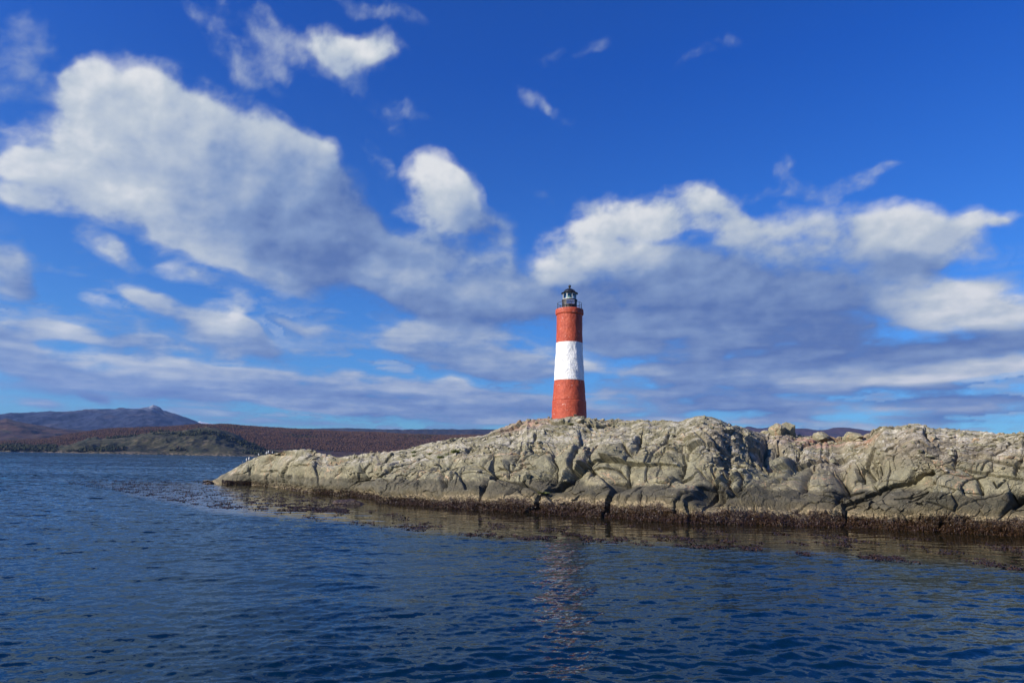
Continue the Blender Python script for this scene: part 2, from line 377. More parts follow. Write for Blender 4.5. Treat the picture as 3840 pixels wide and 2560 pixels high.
for i, n in enumerate(counts):
    p0 = CT[max(i - 1, 0)]; p1 = CT[i]; p2 = CT[i + 1]; p3 = CT[min(i + 2, len(CT) - 1)]
    for k in range(n):
        u = k / n; TT.append(i + u)
        for arr, j in ((TD, 0), (TZ, 1)):
            a, b, c, d = p0[j], p1[j], p2[j], p3[j]
            if j == 0 or i in (0, 4, 5, 6): v = b + (c - b) * u
            else:
                m1 = (c - a) * .5; m2 = (d - b) * .5
                lim = 3 * np.abs(c - b); m1 = np.clip(m1, -lim, lim); m2 = np.clip(m2, -lim, lim)
                v = (2 * u**3 - 3 * u**2 + 1) * b + (u**3 - 2 * u**2 + u) * m1 + (-2 * u**3 + 3 * u**2) * c + (u**3 - u**2) * m2
            arr.append(v)
TD.append(CT[-1][0]); TZ.append(CT[-1][1]); TT.append(len(counts))
TD = np.array(TD); TZ = np.array(TZ); TT = np.array(TT)
NR = len(TT)
B = np.stack([TD * np.sin(azc), TD * np.cos(azc), TZ], -1)            # base surface
Ucum = np.concatenate([[0], np.cumsum(np.hypot(np.diff(B[150, :, 0]), np.diff(B[150, :, 1])))])
Uc = np.broadcast_to(Ucum, (NR, NC))
dV = np.linalg.norm(np.diff(B, axis=0), axis=2); Vc = np.concatenate([np.zeros((1, NC)), np.cumsum(dV, 0)]); Vc = Vc - Vc[counts[0]]
du = np.gradient(B, axis=1); dv = np.gradient(B, axis=0)
N = np.cross(du, dv); N /= np.linalg.norm(N, axis=2, keepdims=True) + 1e-9
N[N[..., 2] < 0] *= -1
# very smooth displacement direction, leaning towards the viewer's side of the slope
out_n = -np.gradient(B[150, :, :2], axis=0) * np.array([-1, 1]); out_n /= np.linalg.norm(out_n, axis=1, keepdims=True)
kk_ = np.ones(161) / 161; out_n = np.stack([np.convolve(np.pad(out_n[:, i], 80, mode='edge'), kk_, 'valid') for i in (0, 1)], 1)
out_n *= np.where((out_n * B[150, :, :2]).sum(1) > 0, -1, 1)[:, None]          # seaward direction of the shore
N = N + np.concatenate([out_n, np.zeros((NC, 1))], 1)[None] * (1.1 * (1 - .75 * sstep(np.broadcast_to(TT[:, None, None], (NR, NC, 1)), 2.4, 3.4)))
N /= np.linalg.norm(N, axis=2, keepdims=True)
PX, PY = project(B.reshape(-1, 3)); PX = PX.reshape(NR, NC); PY = PY.reshape(NR, NC)
TR = np.broadcast_to(TT[:, None], (NR, NC))
top = sstep(TR, 2.6, 3.3)                      # flatter bird-whitened top
low = 1 - sstep(B[..., 2] , .9, 1.9)           # tidal zone
right = sstep(PX, 3050, 3300)

def gauss(cx, cy, rx, ry, rot=0):
    a = R(rot); dx = PX - cx; dy = PY - cy
    x = (dx * math.cos(a) - dy * math.sin(a)) / rx; y = (dx * math.sin(a) + dy * math.cos(a)) / ry
    return np.exp(-(x * x + y * y))
D = np.zeros((NR, NC))
wx = Uc + .32 * fbm(Uc * .35, Vc * .35, 3, 3) + .10 * fbm(Uc * 1.7, Vc * 1.7, 9, 3)
wy = Vc + .32 * fbm(Uc * .35, Vc * .35, 5, 3) + .10 * fbm(Uc * 1.7, Vc * 1.7, 11, 3)
ang = R(52) ; ca, sa_ = math.cos(ang), math.sin(ang)
lk = 1 - .55 * (1 - sstep(cols, 1350, 1750))[None, :]
jx = wx * ca + wy * sa_; jy = -wx * sa_ + wy * ca          # along / across the main joints
big, e1, r1 = facets(jx / 5.6, jy / 2.7, 21, .9)
med, e2, r2 = facets(jx / 1.9 + 7, jy / 1.0, 31, .9)
sml, e3, r3 = facets(jx / .72, jy / .46 + 3, 41, .9)
tny, e4, r4 = facets(wx / .27 + 4, wy / .22, 51, .9)
m2 = .15 + .85 * sstep(fbm(Uc * .16, Vc * .25, 77, 2), -.25, .45)
rub = sstep(fbm(Uc * .22 + 9, Vc * .3, 78, 2), -.05, .55)   # patches of rubble
rub = np.clip(rub + gauss(2740, 1700, 110, 50) + gauss(2900, 1710, 90, 60) + .8 * gauss(2700, 1790, 160, 60), 0, 1)
tz = .48 + .52 * sstep(B[..., 2], .4, 1.9)
D += lk * tz * ((.80 - .50 * top) * big + .26 * m2 * (1 - .55 * top) * med)
D += lk * ((.035 + .16 * rub + .02 * top) * sml + (.004 + .05 * rub + .006 * top) * tny)
D += .20 * fbm(Uc * .3, Vc * .45, 61, 3) + .03 * fbm(Uc * 1.1, Vc * 1.3, 62, 4) + .012 * fbm(Uc * 5, Vc * 5, 63, 3)
D -= .09 * tz * np.exp(-(e1 / .022) ** 2) * (1 - .4 * top) + .07 * m2 * np.exp(-(e2 / .035) ** 2) + .02 * np.exp(-(e3 / .07) ** 2) * np.maximum(rub, .3)
# rounded backs on the whale-back slabs
D += .06 * np.minimum(e1, .5) + .02 * m2 * np.minimum(e2, .5)
# thin bedding planes, tilted, mostly on the right-hand knolls
bedx = (Vc * 1.0 - Uc * .18 + .35 * fbm(Uc * .25, Vc * .25, 91, 2))
strm = np.clip(gauss(3440, 1690, 160, 62, 0) + gauss(3700, 1700, 200, 50, 0) + gauss(3120, 1740, 90, 40) + .8 * gauss(2870, 1640, 90, 50, -30) + gauss(2700, 1660, 70, 60, -50), 0, 1)
D += strm * .055 * (np.abs(((bedx / .30) % 1) - .5) * 2 - .5) + strm * .09 * (((bedx / .83) % 1) - .5)
# knolls and hollows where the photograph has them
for cx, cy, rx, ry, rot, h in [
 (2640,1640,130,70,10,.55),(2480,1760,110,70,35,.5),(2270,1760,120,80,35,.45),(2330,1660,130,40,10,.3),(1800,1800,110,45,0,.5),(1600,1790,90,50,30,.25),
 (2340,1870,120,35,0,.45),(2560,1870,120,45,0,.5),(3430,1690,150,60,0,.8),(3700,1720,180,50,0,.4),(3640,1860,190,70,0,.45),(3350,1880,120,50,0,.45),
 (3100,1850,90,60,0,.5),(3060,1760,90,50,40,.4),(2820,1880,130,45,0,.4),(2800,1780,60,50,0,.4),(2700,1650,60,60,0,.2),
 (1120,1745,110,40,10,.35),(1290,1770,90,40,25,.3),(1430,1790,90,40,30,.3),(950,1770,90,40,20,.2),
 (2650,1850,50,75,25,-1.1),(2900,1700,60,34,0,-1.2),(2860,1745,60,30,-30,-.5),(2055,1790,45,50,20,-.6),(3160,1830,26,60,0,-.6),(1900,1840,60,30,0,-.35),
 (3025,1795,26,55,-20,-.7),(1330,1812,55,22,25,-.35),(1020,1733,45,20,30,-.45),(1068,1706,30,12,0,-.4),(1290,1722,70,12,8,-.45),(2310,1815,36,24,0,-.7),
 (2440,1640,60,20,30,-.35),(3270,1770,50,30,30,-.4),(3830,1880,30,40,0,-.9),(2990,1915,34,16,0,-.9),(3620,1950,22,20,0,-.6),(1170,1700,30,10,0,-.2)]:
    D += h * ((.80 * (.15 + .85 * sstep(B[..., 2], .5, 1.6))) if h < 0 else .9) * gauss(cx, cy, rx, ry, rot)

def seg_field(poly):
    """signed distance in px (positive on the right of an upward-running line) to a traced crack"""
    best = np.full((NR, NC), 1e9); sgn = np.zeros((NR, NC))
    P = np.array(poly, float)
    x0, x1, y0, y1 = P[:, 0].min() - 60, P[:, 0].max() + 60, P[:, 1].min() - 60, P[:, 1].max() + 60
    M = (PX > x0) & (PX < x1) & (PY > y0) & (PY < y1) & (TR < 4.02)
    qx = PX[M]; qy = PY[M]; b = np.full(qx.shape, 1e9); s = np.zeros(qx.shape)
    for (ax, ay), (bx, by) in zip(P[:-1], P[1:]):
        vx, vy = bx - ax, by - ay; t = np.clip(((qx - ax) * vx + (qy - ay) * vy) / (vx * vx + vy * vy + 1e-9), 0, 1)
        dx = qx - ax - t * vx; dy = qy - ay - t * vy; d = np.hypot(dx, dy)
        cr = vx * dy - vy * dx; nearer = d < b
        b = np.where(nearer, d, b); s = np.where(nearer, np.sign(cr), s)
    return M, b, s
def z5(*p): return [(1300 + x * .38265, 1520 + y * .38265) for x, y in p]
def z6(*p): return [(2100 + x * .38265, 1520 + y * .38265) for x, y in p]
def z7(*p): return [(2940 + x * .38265, 1520 + y * .38265) for x, y in p]
def z4(*p): return [(780 + x * .2636, 1640 + y * .2636) for x, y in p]
# (line, groove depth, groove width px, step: left side stands proud, reach px)
CR = [
 (z5((1400,665),(1360,780),(1300,915)), .3, 7, 1.1, 40), (z5((940,830),(1000,720),(1130,665),(1400,660)), .25, 3, .2, 20),
 (z5((1700,430),(1690,500),(1610,560),(1570,610),(1560,690)), .5, 4, .45, 22), (z5((1560,690),(1500,705),(1430,680)), .45, 4, -.2, 18),
 (z5((2290,340),(2300,420),(2250,500),(2230,650),(2150,700)), .55, 4, .4, 22), (z5((2020,520),(2050,600),(2000,740)), .4, 5, .7, 30),
 (z5((2040,600),(1960,680),(1880,710)), .5, 5, .2, 20),
 (z5((1500,715),(1700,760),(1900,860)), .4, 4, .2, 20), (z5((1690,750),(1600,870)), .5, 6, .5, 22), (z5((1830,880),(1740,940)), .5, 6, .4, 18),
 (z5((960,690),(945,740),(965,790)), .55, 5, .3, 16), (z5((1060,670),(1040,720)), .4, 3, .2, 12), (z5((340,640),(270,715)), .5, 6, .4, 20),
 (z5((160,700),(60,730),(0,800)), .6, 8, .4, 25), (z5((510,550),(420,640)), .4, 4, .2, 14), (z5((890,590),(865,645)), .5, 5, .4, 14), (z5((760,620),(715,705)), .4, 3, .2, 12),
 (z5((1225,395),(1180,440)), .4, 4, .2, 12), (z5((930,600),(700,720),(600,800)), .2, 2, .15, 20), (z5((1850,280),(1780,400),(1840,380)), .35, 3, .2, 14),
 (z5((680,640),(560,700),(480,820)), .2, 2, .15, 16), (z5((1120,640),(1080,760)), .2, 2, .2, 16), (z5((1330,640),(1390,560),(1450,500)), .2, 2, .15, 16),
 (z6((190,350),(210,440),(160,540),(140,640),(60,700)), .55, 4, .35, 20), (z6((370,450),(310,560),(300,670)), .35, 3, .35, 18), (z6((300,600),(320,665)), .4, 6, .3, 12),
 (z6((640,400),(690,480),(730,525),(800,440),(770,370)), .6, 5, .3, 16), (z6((770,370),(900,310),(1030,240)), .65, 6, -.3, 18), (z6((780,290),(750,365)), .5, 6, .5, 16),
 (z6((1130,295),(1040,400),(950,480),(900,560)), .5, 4, .3, 18), (z6((800,410),(795,480)), .5, 4, .2, 10),
 (z6((700,530),(640,680),(600,760)), .35, 3, .3, 18), (z6((600,750),(500,820),(380,870),(350,960)), .6, 8, .3, 18), (z6((480,740),(610,740)), .5, 8, -.3, 16),
 (z6((1040,500),(1010,560),(930,690)), .2, 2, .1, 14), (z6((1190,560),(1160,620),(1120,685)), .4, 5, .8, 26), (z6((1120,685),(1040,750),(960,750)), .3, 3, .2, 16),
 (z6((900,500),(830,660),(780,790),(750,840)), .2, 2, .2, 18), (z6((500,600),(560,610),(610,680)), .4, 5, .3, 12), (z6((1320,590),(1360,650),(1420,660)), .3, 4, .2, 14),
 (z6((1580,520),(1640,620),(1560,700),(1480,790),(1500,900)), .8, 11, .5, 26), (z6((1420,640),(1380,720),(1340,830),(1370,1000)), .9, 14, .9, 34),
 (z6((1740,640),(1790,720),(1760,800),(1650,840)), .6, 6, .5, 20), (z6((1560,600),(1600,720),(1680,830)), .5, 5, .3, 18), (z6((1900,650),(1850,780)), .3, 3, .2, 14),
 (z6((2350,570),(2250,680),(2100,730),(1960,775)), .5, 5, -.2, 16), (z6((2330,500),(2260,650)), .5, 6, .5, 16),
 (z6((600,900),(580,950),(620,990)), .4, 4, .2, 10), (z6((810,895),(790,1000)), .5, 5, .4, 12), (z6((650,970),(710,900)), .4, 3, .2, 10), (z6((1210,950),(1240,880),(1300,870)), .3, 3, .2, 12),
 (z6((1030,930),(1120,940),(1200,945)), .35, 3, -.2, 12), (z6((1420,290),(1500,360),(1600,450),(1660,480)), .3, 4, .35, 14), (z6((1480,260),(1560,330),(1640,400)), .3, 4, .35, 14), (z6((1380,330),(1470,420)), .3, 4, .25, 14),
 (z6((2000,380),(1960,470),(2080,560),(2150,560)), .6, 8, .7, 28), (z6((2100,390),(2040,450),(2000,520)), .5, 7, .6, 20), (z6((1850,420),(1890,560),(1980,640)), .35, 4, .25, 14), (z6((1940,520),(2000,640)), .35, 4, .25, 12),
 (z7((170,560),(70,640),(10,700)), .6, 6, .4, 18), (z7((260,620),(200,700),(180,820)), .6, 8, .6, 20), (z7((550,720),(590,800),(600,860)), .6, 7, .7, 24),
 (z7((600,840),(530,920),(500,1060)), .6, 5, .3, 16), (z7((740,630),(760,730)), .5, 6, .5, 12), (z7((800,610),(850,700)), .5, 6, .5, 12), (z7((860,560),(860,690)), .5, 6, .5, 12), (z7((905,580),(912,660)), .5, 5, .6, 14),
 (z7((500,650),(510,690),(650,620)), .4, 4, .2, 12), (z7((1320,610),(1220,690)), .45, 4, .15, 12), (z7((1590,735),(1540,810),(1400,830)), .5, 4, -.15, 12), (z7((1400,830),(1220,910),(1100,930)), .35, 3, -.1, 12),
 (z7((1600,720),(1750,650),(1900,720),(1960,820),(1960,880)), .3, 3, .2, 14), (z7((1925,790),(1960,875)), .5, 5, .3, 10), (z7((1600,840),(1800,880),(1950,885)), .2, 2, .1, 12),
 (z7((2180,740),(2105,820),(2070,760)), .45, 3, .15, 10), (z7((1690,920),(1730,1000),(1690,1050)), .35, 3, .2, 14), (z7((2240,885),(2260,950),(2130,1085)), .6, 6, .7, 22), (z7((2352,885),(2290,940),(2250,1000)), .6, 8, .3, 14),
 (z7((1310,960),(1500,1000),(1690,1060),(1800,1150)), .4, 3, .2, 18), (z7((1710,525),(1705,630)), .5, 4, .4, 14), (z7((1360,630),(1600,640),(2000,680),(2352,740)), .35, 3, .15, 16), (z7((1740,520),(2000,555),(2352,625)), .35, 3, .15, 14),
 (z7((2330,560),(2270,620),(2280,690)), .5, 4, .3, 12), (z7((1740,620),(1830,560)), .25, 2, .1, 10), (z7((1970,650),(2040,570)), .25, 2, .1, 10), (z7((880,790),(895,835)), .4, 4, .3, 8),
 (z7((1040,620),(990,800),(950,900)), .2, 2, .15, 16), (z7((1420,770),(1390,840),(1240,950)), .2, 2, .15, 16), (z7((1390,300),(1400,400),(1460,440)), .4, 5, .4, 14), (z7((960,380),(900,440),(1040,480)), .3, 3, .2, 12),
 (z4((870,300),(770,390),(780,420)), .5, 6, .2, 12), (z4((585,430),(590,540)), .5, 3, .3, 8), (z4((430,530),(420,620)), .4, 3, .3, 8), (z4((640,550),(650,640)), .5, 3, .4, 8), (z4((760,580),(660,650)), .4, 3, .2, 8),
 (z4((1720,360),(1900,310),(2110,290)), .6, 5, -.3, 10), (z4((2000,700),(1900,730),(1900,760)), .3, 6, .2, 10), (z4((1180,560),(1080,640)), .4, 5, .3, 10), (z4((1780,690),(1740,640),(1960,500)), .3, 3, .2, 10),
 (z4((2210,450),(2200,560),(1960,760)), .35, 3, .3, 10), (z4((1050,420),(1050,480),(780,490)), .4, 4, .1, 8), (z4((1500,410),(1240,400)), .4, 4, 0, 8),
]
JIT = fbm(Uc * 1.3, Vc * 1.3, 401, 3)
for line, dep, wid, stp, reach in CR:
    M, b, s = seg_field(line)
    jit = JIT[M]
    bb = b + 1.5 * jit
    # s>0: lower-right side of a line traced downwards; make the shaded side fall away
    P0_, P1_ = line[0], line[-1]
    dirn = 1 if (P1_[1] - P0_[1]) >= 0 else -1
    tid = .15 + .85 * sstep(B[..., 2][M], .5, 1.5)
    rs = -s * dirn                                   # +1 to the right of the crack as seen
    if abs(P1_[1] - P0_[1]) < .35 * abs(P1_[0] - P0_[0]): rs = s * (1 if P1_[0] > P0_[0] else -1)   # near-horizontal: + is below
    D[M] -= tid * dep * .62 * np.exp(-(bb / wid) ** 2)
    D[M] -= tid * stp * .68 * (rs > 0) * np.exp(-b / reach)
# tidal seaweed ledge: lumpy
kel = 1 - sstep(B[..., 2], .42, .85)
D += kel * (.22 * fbm(Uc * 1.2, Vc * 1.2, 301, 3) + .10 * fbm(Uc * 4.5, Vc * 4.5, 302, 4, .65) + .06)
edge_fade = sstep(cols, 790, 880)[None, :] * (.4 + .6 * sstep(cols, 850, 1100)[None, :]) 
D -= .28 * (1 - sstep(B[..., 2], .3, .9)) * (B[..., 2] > -1.0)
D *= edge_fade
D *= (1 - .6 * sstep(TR, 4.0, 4.6))
D *= .45 + .55 * sstep(B[..., 2], -.3, .6)
V = B + N * D[..., None]
# bring the skyline back to the traced one
wt_ = sstep(TR, 1.2, 3.8) * (1 - .5 * sstep(TR, 4.3, 5.5))
okc = cols < 4300
for it in range(4):
    qx, qy = project(V.reshape(-1, 3)); qx = qx.reshape(NR, NC); qy = qy.reshape(NR, NC)
    mt = qy.min(0)
    err = mt - ysk                                   # >0: mesh skyline too low
    err = np.convolve(np.pad(err, 8, mode='edge'), np.ones(17) / 17, 'same')[8:-8]
    dist = np.hypot(V[..., 0], V[..., 1])
    V[..., 2] += np.where(okc, err / F, 0)[None, :] * dist * wt_
    V[..., 2] = np.where(TR < 1.0, np.minimum(V[..., 2], .25), V[..., 2])
red = np.clip(gauss(3080, 1648, 130, 16) + .8 * gauss(1990, 1585, 110, 14, 12) + .7 * gauss(3250, 1635, 40, 10), 0, 1)
ISL = V
me = np_mesh('rocky_island', V.reshape(-1, 3), grid_faces(NR, NC), False,
             {'guano': top.ravel(), 'strata': strm.ravel(), 'bed': bedx.ravel(), 'redsoil': red.ravel(), 'blk': (.6 * r2 + .4 * r3).ravel(),
              'ja': jx.ravel(), 'jc': jy.ravel(), 'joint': np.exp(-(e2 / .05) ** 2).ravel()})

# ---- rock material
m_rock, h, p = new_mat('coastal_rock')
geo = h.n('ShaderNodeNewGeometry'); pos = geo.outputs['Position']
pz = h.n('ShaderNodeSeparateXYZ', {0: pos}).outputs[2]
n_lo = h.noise(pos, .35, 4, .6); n_md = h.noise(pos, 1.6, 6, .62); n_hi = h.noise(pos, 9, 6, .65)
streak = h.noise(h.vm('MULTIPLY', pos, (1.3, 1.3, .45)).outputs[0], 2.2, 6, .65, .8)
blk = h.attr('blk').outputs['Fac']
c = h.mix(h.ss(n_md, .3, .72), (.172, .154, .090), (.305, .268, .160))
c = h.mix(h.m('MULTIPLY', h.ss(blk, .45, .8), .5), c, (.230, .216, .145))
c = h.mix(h.m('MULTIPLY', h.ss(n_lo, .5, .68), .45), c, (.33, .27, .165))
c = h.mix(h.m('MULTIPLY', h.ss(streak, .58, .74), .5), c, (.36, .26, .15))
veins = h.n('ShaderNodeTexVoronoi', {'Vector': h.vm('ADD', h.vm('MULTIPLY', pos, (1, 1, .5)).outputs[0], h.vm('SCALE', h.noise(pos, 1.2, 4, .6, out=1)).outputs[0]).outputs[0], 'Scale': .42}, feature='DISTANCE_TO_EDGE').outputs[0]
c = h.mix(h.m('MULTIPLY', h.ss(veins, .018, .0), h.ss(n_lo, .45, .58)), c, (.46, .29, .17))
wp = h.vm('ADD', pos, h.vm('SCALE', h.noise(pos, 1.4, 4, .65, out=1)).outputs[0]).outputs[0]
for sc_, wd_, st_ in ((.75, .016, .6), (2.1, .025, .4)):
    ed_ = h.n('ShaderNodeTexVoronoi', {'Vector': h.vm('MULTIPLY', wp, (1, 1, .7)).outputs[0], 'Scale': sc_}, feature='DISTANCE_TO_EDGE').outputs[0]
    c = h.mix(h.m('MULTIPLY', h.m('MULTIPLY', h.ss(ed_, wd_, .0), h.ss(n_md, .40, .60)), st_), c, (.060, .048, .034))
# lichen/iron stains
c = h.mix(h.m('MULTIPLY', h.ss(h.noise(pos, .8, 5, .7, .5), .6, .7), .5), c, (.16, .13, .085))
# banded strata
bed = h.attr('bed').outputs['Fac']; stm = h.attr('strata').outputs['Fac']
bv = h.n('ShaderNodeCombineXYZ', {0: h.m('MULTIPLY', bed, 5.5), 1: h.m('MULTIPLY', n_lo, .8)}).outputs[0]
bn = h.noise(bv, 1.0, 3, .7)
bc = h.n('ShaderNodeValToRGB', {0: bn}); q = bc.color_ramp
q.elements[0].position = .34; q.elements[0].color = (.085, .07, .055, 1); q.elements[1].position = .70; q.elements[1].color = (.38, .33, .20, 1)
e = q.elements.new(.5); e.color = (.19, .155, .115, 1); e = q.elements.new(.6); e.color = (.26, .21, .14, 1)
c = h.mix(h.m('MULTIPLY', stm, .85), c, bc.outputs[0])
# guano whitening on top surfaces
nz = h.n('ShaderNodeSeparateXYZ', {0: geo.outputs['Normal']}).outputs[2]
gu = h.m('MULTIPLY', h.attr('guano').outputs['Fac'], h.ss(nz, .25, .8))
gu = h.m('MULTIPLY', gu, h.ss(h.m('ADD', n_md, h.m('MULTIPLY', n_hi, .5)), .66, .92))
c = h.mix(h.m('MULTIPLY', gu, .8), c, (.54, .49, .40))
spot = h.n('ShaderNodeTexVoronoi', {'Vector': pos, 'Scale': 3.2}).outputs[0]
c = h.mix(h.m('MULTIPLY', h.ss(spot, .11, .07), h.ss(n_lo, .45, .55)), c, (.6, .57, .5))
rs_ = h.m('MULTIPLY', h.attr('redsoil').outputs['Fac'], h.ss(n_md, .38, .55))
c = h.mix(h.m('MULTIPLY', rs_, .9), c, (.40, .20, .13))
c = h.mix(h.m('MULTIPLY', h.attr('joint').outputs['Fac'], .35), c, (.12, .09, .06))
fine = h.m('MULTIPLY_ADD', h.m('SUBTRACT', n_hi, .5), .65, 1.0)
c = h.vm('SCALE', c); L(h, fine, c.inputs['Scale']); c = c.outputs[0]
sv_ = h.n('ShaderNodeCombineXYZ', {0: h.m('MULTIPLY', h.attr('ja').outputs['Fac'], .40), 1: h.m('MULTIPLY', h.attr('jc').outputs['Fac'], 2.6), 2: 5.0}).outputs[0]
g2_ = h.vm('SCALE', c); L(h, h.ss(h.noise(sv_, 1.0, 6, .66, .3), .30, .70, .72, 1.22, 'LINEAR'), g2_.inputs['Scale']); c = g2_.outputs[0]
# tide marks: black lichen zone, pale barnacle line, weed
zz = h.m('ADD', pz, h.m('MULTIPLY', h.m('SUBTRACT', n_lo, .5), 1.3)); zz = h.m('ADD', zz, h.m('MULTIPLY', h.m('SUBTRACT', n_md, .5), .5))
xs = h.n('ShaderNodeSeparateXYZ', {0: pos}).outputs[0]
lvl = h.ss(xs, -22.0, 4.0, -.55, 0.15, 'LINEAR')
zz = h.m('SUBTRACT', zz, lvl)
dk = h.ss(zz, 1.85, 1.60)
darkc = h.mix(h.ss(n_md, .35, .68), (.046, .041, .027), (.105, .088, .055))
darkc = h.mix(h.ss(spot, .10, .06), darkc, (.25, .23, .18))
c = h.mix(h.m('MULTIPLY', dk, h.ss(xs, -24.0, -4.0, .62, .92, 'LINEAR')), c, darkc)
olive = h.ss(zz, 1.15, .8)
c = h.mix(h.m('MULTIPLY', olive, .75), c, (.125, .098, .050))
barn = h.m('MULTIPLY', h.ss(zz, .80, .62), h.ss(n_hi, .42, .56))
c = h.mix(barn, c, (.34, .26, .15))
weedn = h.noise(pos, 7, 6, .75)
weed = h.ss(h.m('ADD', zz, h.m('MULTIPLY', h.m('SUBTRACT', weedn, .5), 1.0)), .60, .44)
weedc = h.n('ShaderNodeValToRGB', {0: h.noise(pos, 13, 5, .7)}); q = weedc.color_ramp
q.elements[0].position = .38; q.elements[0].color = (.016, .010, .006, 1); q.elements[1].position = .74; q.elements[1].color = (.26, .18, .09, 1)
e = q.elements.new(.5); e.color = (.040, .022, .012, 1); e = q.elements.new(.62); e.color = (.095, .056, .024, 1)
c = h.mix(weed, c, weedc.outputs[0])
L(h, c, p.inputs['Base Color'])
p.inputs['Roughness'].default_value = .85
L(h, h.ss(zz, .7, .3, .85, .35), p.inputs['Roughness'])
vb = h.n('ShaderNodeTexVoronoi', {'Vector': h.vm('ADD', pos, h.vm('SCALE', h.noise(pos, 2, 3, .6, out=1)).outputs[0]).outputs[0], 'Scale': 1.3}, feature='DISTANCE_TO_EDGE').outputs[0]
sv_ = h.n('ShaderNodeCombineXYZ', {0: h.m('MULTIPLY', h.attr('ja').outputs['Fac'], .55), 1: h.m('MULTIPLY', h.attr('jc').outputs['Fac'], 4.2)}).outputs[0]
grain = h.noise(sv_, 1.0, 7, .68, .35)
hb = h.m('ADD', h.m('MULTIPLY', n_hi, .04), h.m('MULTIPLY', h.ss(vb, 0, .05), .03))
hb = h.m('ADD', hb, h.m('MULTIPLY', grain, .11))
hb = h.m('ADD', hb, h.m('MULTIPLY', h.m('MULTIPLY', bn, stm), .08))
hb = h.m('ADD', hb, h.m('MULTIPLY', h.noise(pos, 30, 3, .6), .012))
L(h, bump(h, hb, .9, 1.0), p.inputs['Normal'])
island = link('rocky_island', me, m_rock)
tag(island, 'long rocky island with pale weathered top, dark tidal band and weedy waterline under the lighthouse', 'island', kind='structure')

def isl_at(px, py):
    """nearest visible island surface point to a photo pixel"""
    q = (qx - px) ** 2 + (qy - py) ** 2 + np.where(TR < 4.3, 0, 1e6)
    i = np.unravel_index(np.argmin(q), q.shape); return V[i].copy()
qx, qy = project(V.reshape(-1, 3)); qx = qx.reshape(NR, NC); qy = qy.reshape(NR, NC)

# ================================================================== WATER
EDGE = [(0,1790),(300,1800),(480,1860),(800,1925),(1300,1965),(1600,2000),(1960,2028),(2450,2045),(3100,2080),(3840,2140),(4600,2200)]   # outer rim of the calm kelp belt
e_w = on_water([p[0] for p in EDGE], [p[1] for p in EDGE])
e_az = np.arctan2(e_w[:, 0], e_w[:, 1]); e_d = np.hypot(e_w[:, 0], e_w[:, 1])
rng = np.random.default_rng(5)
lam = np.exp(np.linspace(math.log(.16), math.log(7.0), 100)) * rng.uniform(.9, 1.1, 100)
WTH = R(-78) + rng.normal(0, .55, 100); WPH = rng.uniform(0, 6.28, 100)
def wave_sheet(dr, azs, far=False):
    WD, WA = np.meshgrid(dr, azs, indexing='ij')
    WX = WD * np.sin(WA); WY = WD * np.cos(WA)
    rowd = np.gradient(dr)[:, None]; cold = (WD * (azs[1] - azs[0]))
    calm = np.interp(WA, e_az, e_d); calm = sstep(WD - calm, -1.5, 2.5) * (1 - sstep(WD, 74, 90) * sstep(-WA, .2, .3))
    calmL = calm * (1 - sstep(-WA, .42, .56) * .75)            # the weed patch thins out to the left
    hz = np.zeros_like(WX); hx = np.zeros_like(WX); hy = np.zeros_like(WX)
    gust = 1 + .5 * fbm(WX * .05, WY * .03, 610, 2)
    windy = 1 + 1.2 * sstep(WD, 85, 170)                       # the open channel is rougher
    for l, th, p0 in zip(lam, WTH, WPH):
        if far and l < 1.0: continue
        k = 2 * math.pi / l; kx, ky = k * math.cos(th), k * math.sin(th)
        amp = .0060 * l if l < .30 else .0060 * .30 * (l / .30) ** .26
        spacing = np.maximum(rowd * abs(math.sin(th)), cold * abs(math.cos(th))) + 1e-6
        vis = sstep(l / spacing, 2.2, 4.5)
        ph = kx * WX + ky * WY + p0
        A = amp * vis * (1 - calmL * (.93 if l < 2.2 else .80)) * gust * (windy if l > 1.0 else 1.0)
        s_, c_ = np.sin(ph), np.cos(ph)
        hz += A * c_; hx -= .75 * A * s_ * kx / k; hy -= .75 * A * s_ * ky / k
    hz += calm * .010 * fbm(WX * .45 + .1 * WY, WY * 1.5, 620, 3) * (WD < 120)      # lazy glassy undulation inside the kelp belt
    if far: hz -= .02
    return np.stack([WX + hx, WY + hy, hz], -1), {'calm': calmL.ravel(), 'farw': sstep(WD, 18, 75).ravel(), 'open': sstep(WD, 80, 200).ravel()}
dist_rows = [3.0]
while dist_rows[-1] < 75: dist_rows.append(dist_rows[-1] + max(.035, min(dist_rows[-1] ** 2 / 2049 * .75, .085)))
far_rows = [74.8]
while far_rows[-1] < 16000:
    d = far_rows[-1]; far_rows.append(d + (.35 if d < 180 else 1.0 if d < 500 else d * .02))
m_w, h, p = new_mat('sea_water')
pos = h.n('ShaderNodeNewGeometry').outputs['Position']
cam_a = h.attr('calm').outputs['Fac']
p.inputs['Base Color'].default_value = (.0035, .018, .040, 1)
p.inputs['Roughness'].default_value = .03; p.inputs['IOR'].default_value = 1.333; p.inputs['Specular IOR Level'].default_value = .32; p.inputs['Specular Tint'].default_value = (.76, .90, .98, 1)
wc = h.mix(cam_a, (.0008, .013, .030, 1), (.014, .012, .006, 1)); L(h, wc, p.inputs['Base Color'])
far_ = h.attr('farw').outputs['Fac']
ro = h.m('SUBTRACT', 1.0, h.m('MULTIPLY', cam_a, .90))
